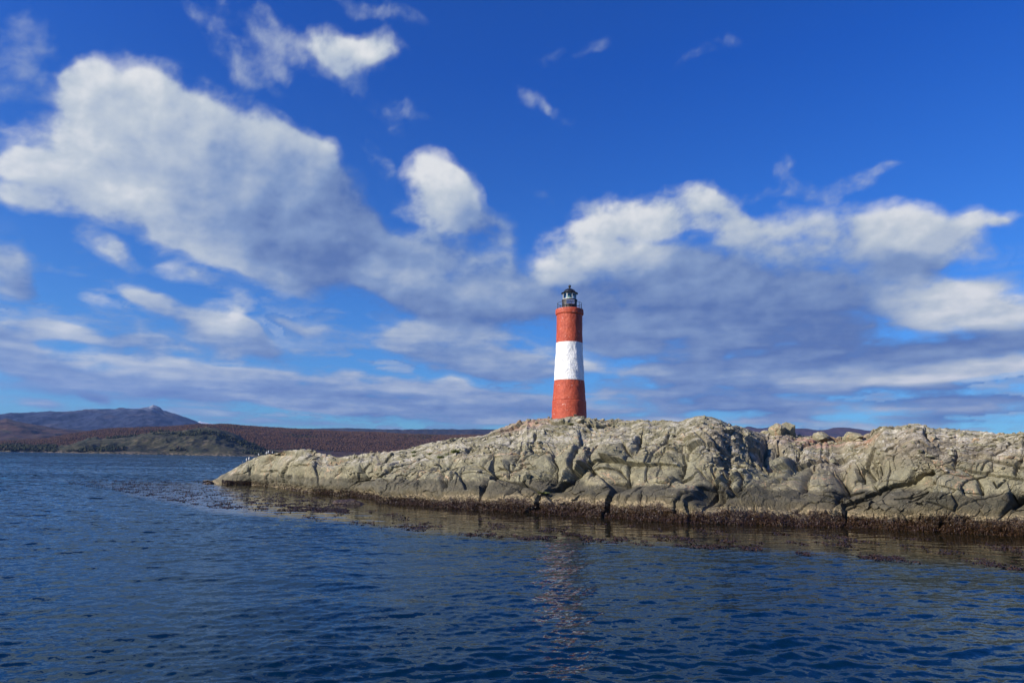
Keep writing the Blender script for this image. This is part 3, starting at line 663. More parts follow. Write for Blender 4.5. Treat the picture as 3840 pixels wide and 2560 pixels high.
# capillary ripples and, far out, the unresolved chop: facets tilted directly by noise
def facet(scl, seed_):
    v = h.vm('ADD', h.vm('MULTIPLY', pos, scl).outputs[0], (seed_, 0, 0)).outputs[0]
    return h.vm('SUBTRACT', h.noise(v, 1.0, 2, .6, out=1), (.5, .5, .5)).outputs[0]
gust_ = h.ss(h.noise(h.vm('MULTIPLY', pos, (.010, .030, 1)).outputs[0], 1.0, 4, .6), .35, .65, .65, 1.25)
s1 = h.vm('SCALE', facet((11, 17, 1), 0)); L(h, h.m('MULTIPLY', h.m('MULTIPLY_ADD', far_, .6, .36), ro), s1.inputs['Scale'])
s2 = h.vm('SCALE', facet((.9, 1.5, 1), 7)); L(h, h.m('MULTIPLY', h.m('MULTIPLY', far_, 1.9), ro), s2.inputs['Scale'])
s3 = h.vm('SCALE', facet((.35, 2.0, 1), 3)); L(h, h.m('MULTIPLY', cam_a, .035), s3.inputs['Scale'])
s4 = h.vm('SCALE', facet((.10, .22, 1), 9)); L(h, h.m('MULTIPLY', h.attr('open').outputs['Fac'], .7), s4.inputs['Scale'])
sl = h.vm('ADD', h.vm('ADD', s1.outputs[0], s2.outputs[0]).outputs[0], h.vm('ADD', s3.outputs[0], s4.outputs[0]).outputs[0]).outputs[0]
sl = h.vm('SCALE', sl); L(h, gust_, sl.inputs['Scale'])
sl = h.vm('MULTIPLY', sl.outputs[0], (1, 1, 0)).outputs[0]
nn_ = h.vm('NORMALIZE', h.vm('ADD', h.n('ShaderNodeNewGeometry').outputs['Normal'], sl).outputs[0]).outputs[0]
L(h, nn_, p.inputs['Normal'])
p.inputs['Specular IOR Level'].default_value = 0.0
gls = h.n('ShaderNodeBsdfGlossy', {0: (.55, .70, .80, 1), 1: .03, 'Normal': nn_}); frs = h.n('ShaderNodeFresnel', {0: 1.333, 1: nn_})
glc = h.mix(cam_a, (.55, .70, .80, 1), (.95, .95, .95, 1)); L(h, glc, gls.inputs[0])
mxs = h.n('ShaderNodeMixShader', {0: frs.outputs[0], 1: p.outputs[0], 2: gls.outputs[0]})
outn = [q for q in m_w.node_tree.nodes if q.bl_idname == 'ShaderNodeOutputMaterial'][0]; L(h, mxs.outputs[0], outn.inputs[0])
WV, wat = wave_sheet(np.array(dist_rows), np.linspace(-1.02, 1.02, 1150))
sea = link('sea', np_mesh('sea', WV.reshape(-1, 3), grid_faces(*WV.shape[:2]), True, wat), m_w)
WV, wat = wave_sheet(np.array(far_rows), np.linspace(-1.02, 1.02, 620), True)
chan = link('sea', np_mesh('sea', WV.reshape(-1, 3), grid_faces(*WV.shape[:2]), True, wat), m_w)
tag(chan, 'open blue channel between the island and the far hills', 'sea', kind='structure')
tag(sea, 'rippled deep blue sea with a calm weedy belt along the island', 'sea', kind='structure')
# rest of the ocean sheet around the camera, a little below the wave mesh
m_w2, h, p = new_mat('open_sea_water')
pos = h.n('ShaderNodeNewGeometry').outputs['Position']
p.inputs['Base Color'].default_value = (.0032, .019, .045, 1); p.inputs['Roughness'].default_value = .06; p.inputs['IOR'].default_value = 1.333
L(h, bump(h, h.noise(pos, 1.2, 6, .6), .8, .3), p.inputs['Normal'])
bm = bmesh.new(); s = 15500
vs = [bm.verts.new((x, y, -.35)) for x, y in ((-s, -s), (s, -s), (s, s), (-s, s))]; bm.faces.new(vs)
tag(from_bm('open_sea', bm, m_w2), 'open sea surface reaching to the horizon', 'sea', kind='structure')

# ================================================================== HILLS
def z3(*p): return [(x * .42517, 1480 + y * .42517) for x, y in p]
def hills(name, sky_pts, dist, front, zfoot, mat, label, xr=(-900, 4700), rough=1.0, rows=70, step=4, seed=0, fwave=0.0, smooth=True):
    xs_ = np.arange(xr[0], xr[1], step * 1.0)
    ys_ = np.interp(xs_, [p[0] for p in sky_pts], [p[1] for p in sky_pts])
    P = at_dist(xs_, ys_, np.full(len(xs_), dist)); zc = P[:, 2]; a = np.arctan2(P[:, 0], P[:, 1])
    kw = int(260 / step) | 1; zs_ = np.convolve(np.pad(zc, kw // 2, mode='edge'), np.hanning(kw + 2)[1:-1] / np.hanning(kw + 2).sum(), 'valid')
    t = np.concatenate([np.linspace(0, 1, rows), 1 + np.linspace(.06, 1, 14)])
    T_, A_ = np.meshgrid(t, a, indexing='ij'); mixz = np.clip(T_, 0, 1) ** 5; ZC = zc[None] * mixz + np.minimum(zs_, zs_ * .5 + zc * .5)[None] * (1 - mixz)
    shore_w = fwave * fbm(A_ * 14, A_ * 0, seed + 5, 3)
    Dd = dist - (1 - T_) * (front + shore_w * (1 - np.clip(T_, 0, 1)) ** 3)
    x, y = Dd * np.sin(A_), Dd * np.cos(A_)
    prof = np.where(T_ <= 1, 1 - (1 - np.clip(T_, 0, 1)) ** 1.7, 1 - .6 * (T_ - 1) ** 1.5)
    sc = 1.0 / (front * .35)
    n_ = fbm(x * sc, y * sc, seed, 6, .55)
    n2_ = -np.abs(fbm(x * sc * 2.2, y * sc * 1.0, seed + 40, 4, .5))
    env = np.sin(np.pi * np.clip(T_, 0, 1)) ** .8
    z = zfoot + (ZC - zfoot) * prof + rough * env * (np.maximum(zc.mean(), 20) * .16) * (n_ + n2_ - .25)
    z += (T_ > .93) * (T_ < 1.05) * fbm(A_ * 160, A_ * 0, seed + 9, 3) * dist * .00045 * rough
    
    return link(name, np_mesh(name, np.stack([x, y, z], -1).reshape(-1, 3), grid_faces(*T_.shape), smooth,
                {'tt': T_.ravel()}), mat), (x, y, z, T_)

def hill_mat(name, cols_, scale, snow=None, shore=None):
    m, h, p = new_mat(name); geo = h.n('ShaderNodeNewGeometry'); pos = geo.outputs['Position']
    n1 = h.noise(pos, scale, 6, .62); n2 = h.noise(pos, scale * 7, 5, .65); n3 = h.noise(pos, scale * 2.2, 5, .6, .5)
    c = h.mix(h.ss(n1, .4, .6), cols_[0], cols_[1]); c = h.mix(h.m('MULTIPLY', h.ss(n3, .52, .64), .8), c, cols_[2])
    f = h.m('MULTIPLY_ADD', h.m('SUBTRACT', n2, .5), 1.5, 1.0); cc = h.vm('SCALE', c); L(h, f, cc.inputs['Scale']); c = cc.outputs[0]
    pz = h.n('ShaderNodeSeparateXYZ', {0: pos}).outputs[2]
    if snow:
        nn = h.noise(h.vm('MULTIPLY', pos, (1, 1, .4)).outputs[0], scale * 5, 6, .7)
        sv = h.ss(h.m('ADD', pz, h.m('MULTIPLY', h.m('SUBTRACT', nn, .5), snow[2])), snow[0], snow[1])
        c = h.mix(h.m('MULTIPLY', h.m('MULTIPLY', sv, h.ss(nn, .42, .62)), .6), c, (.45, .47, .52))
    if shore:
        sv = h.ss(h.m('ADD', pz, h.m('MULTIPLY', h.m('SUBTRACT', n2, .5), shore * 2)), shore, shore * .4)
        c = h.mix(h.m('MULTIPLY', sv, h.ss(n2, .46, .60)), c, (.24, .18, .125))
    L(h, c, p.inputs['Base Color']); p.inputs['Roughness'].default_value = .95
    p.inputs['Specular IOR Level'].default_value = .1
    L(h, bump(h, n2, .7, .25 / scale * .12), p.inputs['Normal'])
    return m
mount = z3((-1500,200),(-300,175),(0,170),(150,160),(370,148),(440,143),(560,150),(760,132),(880,128),(1020,124),(1050,113),(1070,111),(1130,121),(1200,126),(1270,113),(1315,104),(1350,87),(1385,99),(1415,111),(1440,138),(1540,163),(1620,192),(1700,218),(1800,265),(1950,330),(2300,480))
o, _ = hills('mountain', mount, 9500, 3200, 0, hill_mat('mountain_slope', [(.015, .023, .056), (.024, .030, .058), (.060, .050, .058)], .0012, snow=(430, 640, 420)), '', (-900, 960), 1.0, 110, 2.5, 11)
tag(o, 'distant blue mountain dusted with snow on its pointed peak', 'mountain', kind='structure')
o, _ = hills('mountain', z3((1650,300),(1740,238),(1765,232),(1800,240),(1850,252),(1900,256),(1960,272),(2100,300)), 13500, 3000, 0,
      hill_mat('snow_field', [(.6, .62, .66), (.55, .57, .62), (.6, .6, .62)], .0012), '', (690, 900), .5, 40, 2.5, 12)
tag(o, 'small bright snow peak showing past the mountain', 'mountain', kind='structure')
purple = hill_mat('bare_beech_forest', [(.085, .046, .032), (.046, .030, .032), (.040, .040, .024)], .006)
o, _ = hills('hills', z3((-1500,240),(-200,215),(0,222),(60,205),(150,235),(300,262),(450,287),(560,300),(700,307),(800,322),(1000,350),(1200,420)), 5200, 1600, 0, purple, '', (-900, 560), 1.0, 70, 4, 13)
tag(o, 'shaded purple-brown hills at the left below the mountain', 'hills', kind='structure')
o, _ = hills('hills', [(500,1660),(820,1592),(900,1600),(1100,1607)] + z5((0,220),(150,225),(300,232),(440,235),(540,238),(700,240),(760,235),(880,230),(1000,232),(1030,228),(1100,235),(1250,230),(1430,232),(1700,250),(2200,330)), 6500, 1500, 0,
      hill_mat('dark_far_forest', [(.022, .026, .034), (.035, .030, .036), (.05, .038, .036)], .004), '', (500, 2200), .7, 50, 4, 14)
tag(o, 'dark blue far hills behind the brown forest, left of the lighthouse', 'hills', kind='structure')
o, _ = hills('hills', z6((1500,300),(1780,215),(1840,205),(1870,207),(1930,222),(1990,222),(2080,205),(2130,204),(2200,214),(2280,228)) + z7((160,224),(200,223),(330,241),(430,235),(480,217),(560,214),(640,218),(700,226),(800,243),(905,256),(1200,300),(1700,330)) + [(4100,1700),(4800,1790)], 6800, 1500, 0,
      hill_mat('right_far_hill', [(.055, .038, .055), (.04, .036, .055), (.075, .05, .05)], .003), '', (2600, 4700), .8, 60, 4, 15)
tag(o, 'rounded blue-purple hills seen over the dip in the island', 'hills', kind='structure')
o, RID = hills('hills', z3((-1500,430),(0,415),(250,400),(420,388),(500,372),(620,350),(700,338),(820,322),(900,308),(1000,300),(1150,296),(1300,291),(1450,288),(1600,277),(1750,267),(1850,272),(1900,270),(1960,265),(2100,278),(2352,290))
      + z5((0,262),(350,265),(600,290),(800,290),(1000,297),(1350,292),(1700,300),(2352,340)), 3300, 1050, 0, purple, '', (-900, 2400), .55, 90, 3, 16)
tag(o, 'long low ridge of bare purple-brown forest across the water', 'hills', kind='structure')
o, GRN = hills('hills', z3((-1500,470),(0,452),(150,440),(300,452),(500,462),(620,440),(700,410),(780,378),(850,372),(900,385),(1050,372),(1150,368),(1250,345),(1350,326),(1430,320),(1500,322),(1600,318),(1750,290),(1850,281),(1950,305),(2100,352),(2200,420),(2300,475),(2352,500),(2500,520),(2700,540)), 2350, 350, -2,
      hill_mat('grassy_headland', [(.056, .052, .028), (.030, .034, .022), (.115, .092, .058)], .018, shore=9), '', (-900, 1500), 1.9, 90, 3, 17, fwave=45)
tag(o, 'green and ochre grassy headland with pale rocky shore across the water', 'headland', kind='structure')

# bare forest on the ridge: far too many crowns to count
def crowns(name, fld, n, tmin, tmax, size, mat, seed, cond=None):
    x, y, z, T_ = fld; r = np.random.default_rng(seed); nr, nc = x.shape
    fr = r.uniform(tmin, tmax, n); rows_ = np.argmin(np.abs(T_[:, 0][None, :] - fr[:, None]), 1); rows_ = np.clip(rows_, 0, nr - 2)
    cc = r.uniform(0, nc - 1.01, n); c0 = cc.astype(int); fc = cc - c0; fr2 = r.uniform(0, 1, n)
    def bl(a): return (a[rows_, c0] * (1 - fc) + a[rows_, c0 + 1] * fc) * (1 - fr2) + (a[rows_ + 1, c0] * (1 - fc) + a[rows_ + 1, c0 + 1] * fc) * fr2
    px, py, pz_ = bl(x), bl(y), bl(z)
    if cond is not None:
        k = cond(px, py, pz_, r); px, py, pz_ = px[k], py[k], pz_[k]
    k = pz_ > 2; px, py, pz_ = px[k], py[k], pz_[k]; n = len(px)
    o8 = np.array([(1, 0, .1), (0, 1, -.1), (-1, 0, .1), (0, -1, -.1), (0, 0, 1.0), (0, 0, -.9), (.6, .6, .45), (-.6, .5, .4)])
    f8 = np.array([(0, 1, 4), (1, 2, 4), (2, 3, 4), (3, 0, 4), (1, 0, 5), (2, 1, 5), (3, 2, 5), (0, 3, 5), (0, 1, 6), (1, 2, 7)])
    s_ = size * r.uniform(.6, 1.3, n); jit = r.uniform(.7, 1.3, (n, 8, 1)); a = r.uniform(0, 6.28, n)
    rot = np.zeros((n, 3, 3)); rot[:, 0, 0] = np.cos(a); rot[:, 0, 1] = -np.sin(a); rot[:, 1, 0] = np.sin(a); rot[:, 1, 1] = np.cos(a); rot[:, 2, 2] = 1.05
    vv = np.einsum('nij,nkj->nki', rot, o8[None] * jit) * s_[:, None, None] + np.stack([px, py, pz_ + s_ * .6], -1)[:, None]
    ff = (f8[None] + (np.arange(n) * 8)[:, None, None]).reshape(-1, 3)
    tint = np.repeat(r.uniform(0, 1, n), 8)
    return link(name, np_mesh(name, vv.reshape(-1, 3), ff, False, {'tint': tint}), mat)
def crown_mat(name, a, b, c_):
    m, h, p = new_mat(name); t = h.attr('tint').outputs['Fac']
    pos = h.n('ShaderNodeNewGeometry').outputs['Position']
    n = h.noise(pos, .006, 4, .6)
    c = h.mix(t, a, b); c = h.mix(h.m('MULTIPLY', h.ss(n, .55, .68), h.ss(t, .3, .6)), c, c_)
    L(h, c, p.inputs['Base Color']); p.inputs['Roughness'].default_value = 1; p.inputs['Specular IOR Level'].default_value = .05
    return m
tag(crowns('forest', RID, 80000, .12, 1.0, 2.7, crown_mat('bare_crowns', (.086, .046, .030), (.098, .055, .035), (.042, .048, .024)), 3),
    'bare purple-brown beech wood covering the low ridge', 'forest', kind='stuff')
def gcond(px, py, pz_, r):
    a = np.arctan2(px, py); n = fbm(px * .006, py * .006, 55, 3)
    left = a < -.58
    return (left & (pz_ < 40) & (n > -.5)) | ((~left) & (n > .28)) | ((a > -.36) & (n > -.4) & (pz_ > 10))
tag(crowns('evergreen_wood', GRN, 16000, .10, .98, 3.6, crown_mat('green_crowns', (.018, .028, .018), (.060, .058, .030), (.075, .04, .035)), 4, gcond),
    'dark green trees and scrub on the grassy headland', 'trees', kind='stuff')

# ================================================================== LIGHTHOUSE
red_p = {}
def paint(name, base, light, chip, bumpd=.022, dark=None, weather=.5):
    m, h, p = new_mat(name); co = h.n('ShaderNodeTexCoord').outputs['Object']
    n1 = h.noise(co, 2.2, 6, .65); n2 = h.noise(co, 9, 5, .65, .3); n3 = h.noise(co, 30, 4, .6)
    c = h.mix(h.ss(n1, .35, .68), base, light)
    c = h.mix(h.m('MULTIPLY', h.ss(n2, .62, .72), weather), c, tuple(x * .72 for x in base))
    vor = h.n('ShaderNodeTexVoronoi', {'Vector': h.vm('ADD', h.vm('MULTIPLY', co, (1, 1, .6)).outputs[0], h.vm('SCALE', h.noise(co, 4, 3, .5, out=1)).outputs[0]).outputs[0], 'Scale': 2.4}).outputs[0]
    ch = h.m('MULTIPLY', h.ss(vor, .20, .13), h.ss(n2, .44, .54))
    c = h.mix(ch, c, chip)
    L(h, c, p.inputs['Base Color']); p.inputs['Roughness'].default_value = .62
    vb = h.n('ShaderNodeTexVoronoi', {'Vector': h.vm('ADD', co, h.vm('SCALE', h.noise(co, 3, 3, .5, out=1)).outputs[0]).outputs[0], 'Scale': 3.2}, feature='DISTANCE_TO_EDGE').outputs[0]
    hb = h.m('ADD', h.m('MULTIPLY', n2, 1.0), h.m('ADD', h.m('MULTIPLY', h.ss(vb, 0, .12), .5), h.m('MULTIPLY', n3, .35)))
    L(h, bump(h, hb, .9, bumpd), p.inputs['Normal'])
    return m
m_red = paint('red_painted_render', (.37, .052, .020), (.48, .080, .030), (.62, .33, .27))
m_white = paint('white_painted_render', (.80, .79, .76), (.86, .85, .82), (.42, .41, .42), .032, weather=.15)
m_black = plain('black_painted_metal', (.022, .022, .024), .42, .2, .5, 3.5, .01)
m_drum = plain('weathered_black_drum', (.045, .040, .036), .55, .1, .6, 3.0, .01)
m_roof = plain('dark_grey_roof_metal', (.050, .052, .055), .33, .6, .4, 4.0, .006)
m_frame = plain('pale_window_frame', (.62, .64, .60), .5, 0, .08, 6)
m_panelframe = plain('aluminium_frame', (.62, .63, .66), .35, .7, .08, 6)
m_lens, h, p = new_mat('green_lens_glass'); p.inputs['Base Color'].default_value = (.30, .52, .40, 1); p.inputs['Roughness'].default_value = .12; p.inputs['Transmission Weight'].default_value = .35
co = h.n('ShaderNodeTexCoord').outputs['Object']
wv_ = h.n('ShaderNodeTexWave', {'Vector': co, 'Scale': 6.0}, bands_direction='Z').outputs[1]; L(h, bump(h, wv_, .6, .02), p.inputs['Normal'])
m_glass = bpy.data.materials.new('lantern_glass'); m_glass.use_nodes = True; t_ = m_glass.node_tree; t_.nodes.clear(); h = NT(t_)
tr = h.n('ShaderNodeBsdfTransparent', {0: (.90, .96, .95, 1)}); gl = h.n('ShaderNodeBsdfGlossy', {1: .04}); fr_ = h.n('ShaderNodeFresnel', {0: 1.5})
mx = h.n('ShaderNodeMixShader', {0: h.m('MULTIPLY_ADD', fr_.outputs[0], .9, .06), 1: tr.outputs[0], 2: gl.outputs[0]}); h.n('ShaderNodeOutputMaterial', {0: mx.outputs[0]})
m_cell, h, p = new_mat('solar_cells'); co = h.n('ShaderNodeTexCoord').outputs['Object']
br = h.n('ShaderNodeTexBrick', {'Vector': co, 'Color1': (.006, .012, .055, 1), 'Color2': (.010, .020, .085, 1), 'Mortar': (.20, .26, .42, 1), 'Scale': 1.0, 'Mortar Size': .008, 'Brick Width': .062, 'Row Height': .15}, offset=0.0)
L(h, br.outputs[0], p.inputs['Base Color']); p.inputs['Roughness'].default_value = .15

LHP = at_dist(2134, 1567, 56.0)[0]
base_z = LHP[2] - .05
LH = empty('lighthouse', (LHP[0], LHP[1], base_z), 'round red and white banded lighthouse with black lantern room on top of the rocky island', 'lighthouse')
S = .00812
def zh(y): return (1470 - y) * S
def rough_lathe(prof, seg, seed, amp=.018):
    """masonry skin: revolve a profile with small irregular bulges; rows subdivided"""
    zs = []; rs = []
    for (r0, z0), (r1_, z1) in zip(prof, prof[1:]):
        n = max(1, int(math.hypot(z1 - z0, r1_ - r0) / .035))
        for k in range(n): zs.append(z0 + (z1 - z0) * k / n); rs.append(r0 + (r1_ - r0) * k / n)
    zs.append(prof[-1][1]); rs.append(prof[-1][0]); zs = np.array(zs); rs = np.array(rs)
    A_ = np.linspace(0, 2 * np.pi, seg + 1)
    ZZ, AA = np.meshgrid(zs, A_, indexing='ij'); RR = np.broadcast_to(rs[:, None], ZZ.shape)
    ax, ay = np.cos(AA), np.sin(AA)
    nn = perlin(ax * 2.2 + 5 + ZZ * .3, ZZ * 1.4 + ay * 2.2, seed) + .6 * perlin(ax * 6 + ZZ * 1.1, ZZ * 4 + ay * 6, seed + 1) + .35 * perlin(ax * 14, ZZ * 9 + ay * 14, seed + 2)
    RR = RR + amp * nn * np.clip(RR / .5, 0, 1)
    Vt = np.stack([RR * ax, RR * ay, ZZ + 0 * RR], -1)[:, :-1]
    nr = len(zs); i = np.arange(nr - 1)[:, None] * seg; j = np.arange(seg); j2 = (j + 1) % seg
    Fq = np.stack([i + j, i + j2, i + seg + j2, i + seg + j], -1).reshape(-1, 4)
    return Vt.reshape(-1, 3), Fq
def masonry(name, prof, mat, seed, amp=.018, label=None):
    V_, F_ = rough_lathe(prof, 160, seed, amp)
    o = link(name, np_mesh(name, V_, F_, True), mat, LH)
    if label: o['label'] = label
    return o
masonry('plinth', [(1.43, -.9), (1.41, 0), (1.385, zh(1300)), (1.36, zh(1292)), (1.33, zh(1288)), (1.2, zh(1286))], m_red, 1, .020, 'red rough-rendered plinth flush under the tower')
masonry('red_band', [(1.2, zh(1290)), (1.345, zh(1289)), (1.30, zh(1200)), (1.235, zh(1090))], m_red, 2, .020, 'lower tapering red band with white flakes')
masonry('white_band', [(1.235, zh(1090)), (1.245, zh(1087)), (1.17, zh(900)), (1.11, zh(790)), (1.095, zh(705))], m_white, 3, .026, 'rough white painted middle band of the tower')
masonry('red_band', [(1.09, zh(705)), (1.085, zh(702)), (1.075, zh(600)), (1.075, zh(408))], m_red, 4, .018, 'upper straight red band under the gallery')
masonry('cornice', [(1.07, zh(415)), (1.13, zh(410)), (1.155, zh(404)), (1.16, zh(365)), (1.14, zh(356)), (1.09, zh(353)), (.3, zh(352))], m_red, 5, .020)
zt = zh(353)
bm = bmesh.new()
lathe(bm, [(.66, zt - .02), (.66, zt + .05), (.615, zt + .06), (.615, zh(262)), (.65, zh(260)), (.65, zh(251)), (.60, zh(250))], 64)
drum = from_bm('lantern_drum', bm, m_drum, LH)
bm = bmesh.new()                                                       # curved sheet-metal door on the back
for k in range(8):
    a0, a1 = R(40 + k * 5), R(45 + k * 5)
    q_ = [bm.verts.new((r_ * math.cos(a), r_ * math.sin(a), z_)) for r_, a, z_ in ((.632, a0, zt + .08), (.632, a1, zt + .08), (.632, a1, zh(268)), (.632, a0, zh(268)))]
    bm.faces.new(q_)
door = from_bm('door', bm, m_black, LH)
# glazing: ring frames, mullions, panes
zg0, zg1 = zh(250), zh(184)
def ring(bm, r, z, t, hgt, seg=48):
    a = [(r - t, z), (r, z), (r, z + hgt), (r - t, z + hgt), (r - t, z)]
    lathe(bm, a, seg, False)
bm = bmesh.new(); ring(bm, .592, zg0, .05, .05); ring(bm, .592, zg1 - .07, .05, .07); from_bm('window_frame', bm, m_frame, LH)
NM = 8; off = R(-90 - 27)
for k in range(NM):
    a = off + 2 * math.pi * k / NM; bm = bmesh.new()
    box(bm, (.57, 0, (zg0 + zg1) / 2), (.045, .055, zg1 - zg0 - .12), Matrix.Rotation(a, 4, 'Z')); from_bm('mullion', bm, m_frame, LH)
    bm = bmesh.new(); a2 = a + 2 * math.pi / NM; n = 5
    pv = [[bm.verts.new((.565 * math.cos(a + .05 + (a2 - a - .1) * i / n), .565 * math.sin(a + .05 + (a2 - a - .1) * i / n), z_)) for i in range(n + 1)] for z_ in (zg0 + .051, zg1 - .071)]
    for i in range(n): bm.faces.new((pv[0][i], pv[0][i + 1], pv[1][i + 1], pv[1][i]))
    from_bm('pane', bm, m_glass, LH)
bm = bmesh.new(); lathe(bm, [(.10, zg0 - .02), (.10, zg0 + .02), (.23, zg0 + .04), (.26, zg0 + .12), (.275, zg0 + .26), (.26, zg0 + .40), (.22, zg0 + .47), (.12, zg0 + .50)], 40)
lens = from_bm('lamp_lens', bm, m_lens, LH, True)
bm = bmesh.new(); ring(bm, .285, zg0 + .03, .03, .03); ring(bm, .285, zg0 + .45, .03, .03)
for k in range(6):
    a = R(60 * k + 20); box(bm, (.28 * math.cos(a), .28 * math.sin(a), zg0 + .25), (.02, .02, .42))
from_bm('lens_frame', bm, m_frame, lens)
bm = bmesh.new()
lathe(bm, [(.55, zh(190)), (.70, zh(186)), (.715, zh(182)), (.70, zh(179)), (.55, zh(174)), (.51, zh(172)), (.49, zh(165)), (.44, zh(155)), (.35, zh(145)), (.23, zh(137)), (.10, zh(132)), (.09, zh(130))], 64)
for k in range(12):                                                     # standing seams
    a = R(30 * k + 10)
    tube(bm, [(r_ * math.cos(a), r_ * math.sin(a), z_) for r_, z_ in ((.515, zh(172)), (.495, zh(165)), (.445, zh(154.5)), (.355, zh(144.5)), (.235, zh(136.5)), (.12, zh(132)))], .011, 6)
roof = from_bm('roof', bm, m_roof, LH, False)
bm = bmesh.new(); bl = [(.13, zh(133)), (.10, zh(130)), (.075, zh(126)), (.06, zh(121)), (.085, zh(119)), (.05, zh(117))]
c0_, r0_ = zh(105), .118
for k in range(1, 12):
    a = -math.pi / 2 + .42 + (math.pi - .42) * k / 12; bl.append((r0_ * math.cos(a), c0_ + r0_ * math.sin(a)))
bl.append((.004, c0_ + r0_)); lathe(bm, bl, 24); from_bm('ball_finial', bm, m_black, roof, True)
def circ(r, z, n=64, a0=0, a1=360): return [(r * math.cos(R(a0 + (a1 - a0) * i / n)), r * math.sin(R(a0 + (a1 - a0) * i / n)), z) for i in range(n)]
for z_ in (zh(290), zh(334)):
    bm = bmesh.new(); tube(bm, circ(1.015, z_), .017, 8, True); from_bm('handrail', bm, m_black, LH)
for k in range(8):
    a = R(45 * k + 3); bm = bmesh.new(); tube(bm, [(1.0 * math.cos(a), 1.0 * math.sin(a), z_) for z_ in (zt - .02, zh(289))], .022, 8); from_bm('railing_post', bm, m_black, LH)
# solar panel tilted on the sunny front of the drum
pa = bpy.data.objects.new('solar_panel', None)
bm = bmesh.new(); w_, hh_ = .63, .37
for c_, s_ in (((0, hh_ / 2, 0), (w_ + .03, .03, .035)), ((0, -hh_ / 2, 0), (w_ + .03, .03, .035)), ((-w_ / 2, 0, 0), (.03, hh_ - .03, .035)), ((w_ / 2, 0, 0), (.03, hh_ - .03, .035))): box(bm, c_, s_)
for sx_ in (-.18, .18): box(bm, (sx_, -.05, -.07), (.03, .03, .12))
panel = from_bm('solar_panel', bm, m_panelframe, LH)
panel.location = (.0 - .0, -.74, zh(290)); panel.rotation_euler = (R(72), 0, R(-2))
bm = bmesh.new(); box(bm, (0, 0, .002), (w_ - .03, hh_ - .03, .02)); from_bm('solar_cells', bm, m_cell, panel)
bm = bmesh.new()
for sx_ in (-.33,): tube(bm, [(sx_, -math.sqrt(.62 ** 2 - sx_ ** 2) - .012, z_) for z_ in (zt + .08, zh(268))], .012, 6)
from_bm('cable_conduit', bm, m_black, LH)

# ================================================================== ROCKS AND BOULDERS
def boulder(loc, sc, seed, rz=0, mat=m_rock, sub=5, bl=2):
    bm = bmesh.new(); bmesh.ops.create_icosphere(bm, subdivisions=sub, radius=1)
    r = np.random.default_rng(seed); pl = r.normal(size=(16, 3)); pl /= np.linalg.norm(pl, axis=1)[:, None]; off_ = r.uniform(.62, .88, 16)
    co = np.array([v.co[:] for v in bm.verts])
    for n_, o_ in zip(pl, off_):
        d = co @ n_ - o_; co -= np.maximum(d, 0)[:, None] * n_ * .93
    rad = np.linalg.norm(co, axis=1); nn = co / rad[:, None]
    co += nn * (.05 * fbm(nn[:, 0] * 3 + seed, nn[:, 1] * 3 + nn[:, 2] * 2.2, seed, 4))[:, None]
    for v, c_ in zip(bm.verts, co): v.co = Vector(c_ * np.array(sc))
    o = from_bm('boulder', bm, mat); o.location = loc; o.rotation_euler = (r.uniform(-.15, .15), r.uniform(-.15, .15), rz)
    return o
BL = [((2916,1616),(.75,.6,.62),3,'large grey boulder on the skyline right of the mound, beside a split dark one'),
      ((2953,1616),(.62,.5,.66),4,'dark split boulder standing right against the large grey skyline boulder'),
      ((2974,1626),(.26,.25,.26),5,'small round boulder at the right foot of the split skyline boulder'),
      ((3080,1642),(.85,.6,.52),6,'flat-topped boulder alone on the reddish ground in the dip of the island'),
      ((2872,1622),(.45,.4,.25),7,'low pale slab just left of the large grey skyline boulder'),
      ((3196,1640),(.75,.6,.42),8,'pointed pale boulder at the right end of the reddish ground'),
      ((2144,1577),(.30,.25,.25),9,'tan block at the foot of the lighthouse'),
      ((2110,1574),(.22,.2,.18),10,'small orange-tinted stone at the left foot of the lighthouse'),
      ((2176,1574),(.45,.35,.22),12,'pale slab at the right foot of the lighthouse'),
      ((1973,1787),(.36,.34,.34),14,'round pale boulder lodged in the hollow of the cliff below the lighthouse')]
for (bx, by), sc, sd, lab in BL:
    P_ = isl_at(bx, by + 8); o = boulder((P_[0], P_[1], P_[2] + sc[2] * .35), sc, sd, sd * .7)
    me_ = o.data
    for nm, val in (('guano', .5), ('blk', .3)):
        a_ = me_.attributes.new(nm, 'FLOAT', 'POINT'); a_.data.foreach_set('value', np.full(len(me_.vertices), val, np.float32))
    tag(o, lab, 'boulder', 'boulders lying on the island')
# loose stones and broken slabs strewn over the crest and the hollows
r = np.random.default_rng(77)
pm = (.10 + .9 * rub + 1.2 * red + .5 * sstep(TR, 2.9, 3.8)) * ((TR > 2.2) & (TR < 4.2) & (cols[None, :] > 1150) & (cols[None, :] < 4200)) * (fbm(Uc * .5, Vc * .5, 555, 3) > .05)
pm = pm / pm.sum(); ii = r.choice(pm.size, 1700, p=pm.ravel()); Ps = V.reshape(-1, 3)[ii]
bm = bmesh.new(); bmesh.ops.create_icosphere(bm, subdivisions=1, radius=1); iv = np.array([v.co[:] for v in bm.verts]); jf = np.array([[v.index for v in f.verts] for f in bm.faces]); bm.free()
n = len(Ps); sz = .035 + .16 * r.uniform(0, 1, n) ** 4; a_ = r.uniform(0, 6.28, n)
st = iv[None] * r.uniform(.65, 1.25, (n, len(iv), 1)) * np.stack([sz * r.uniform(.8, 1.7, n), sz, sz * r.uniform(.4, .9, n)], -1)[:, None]
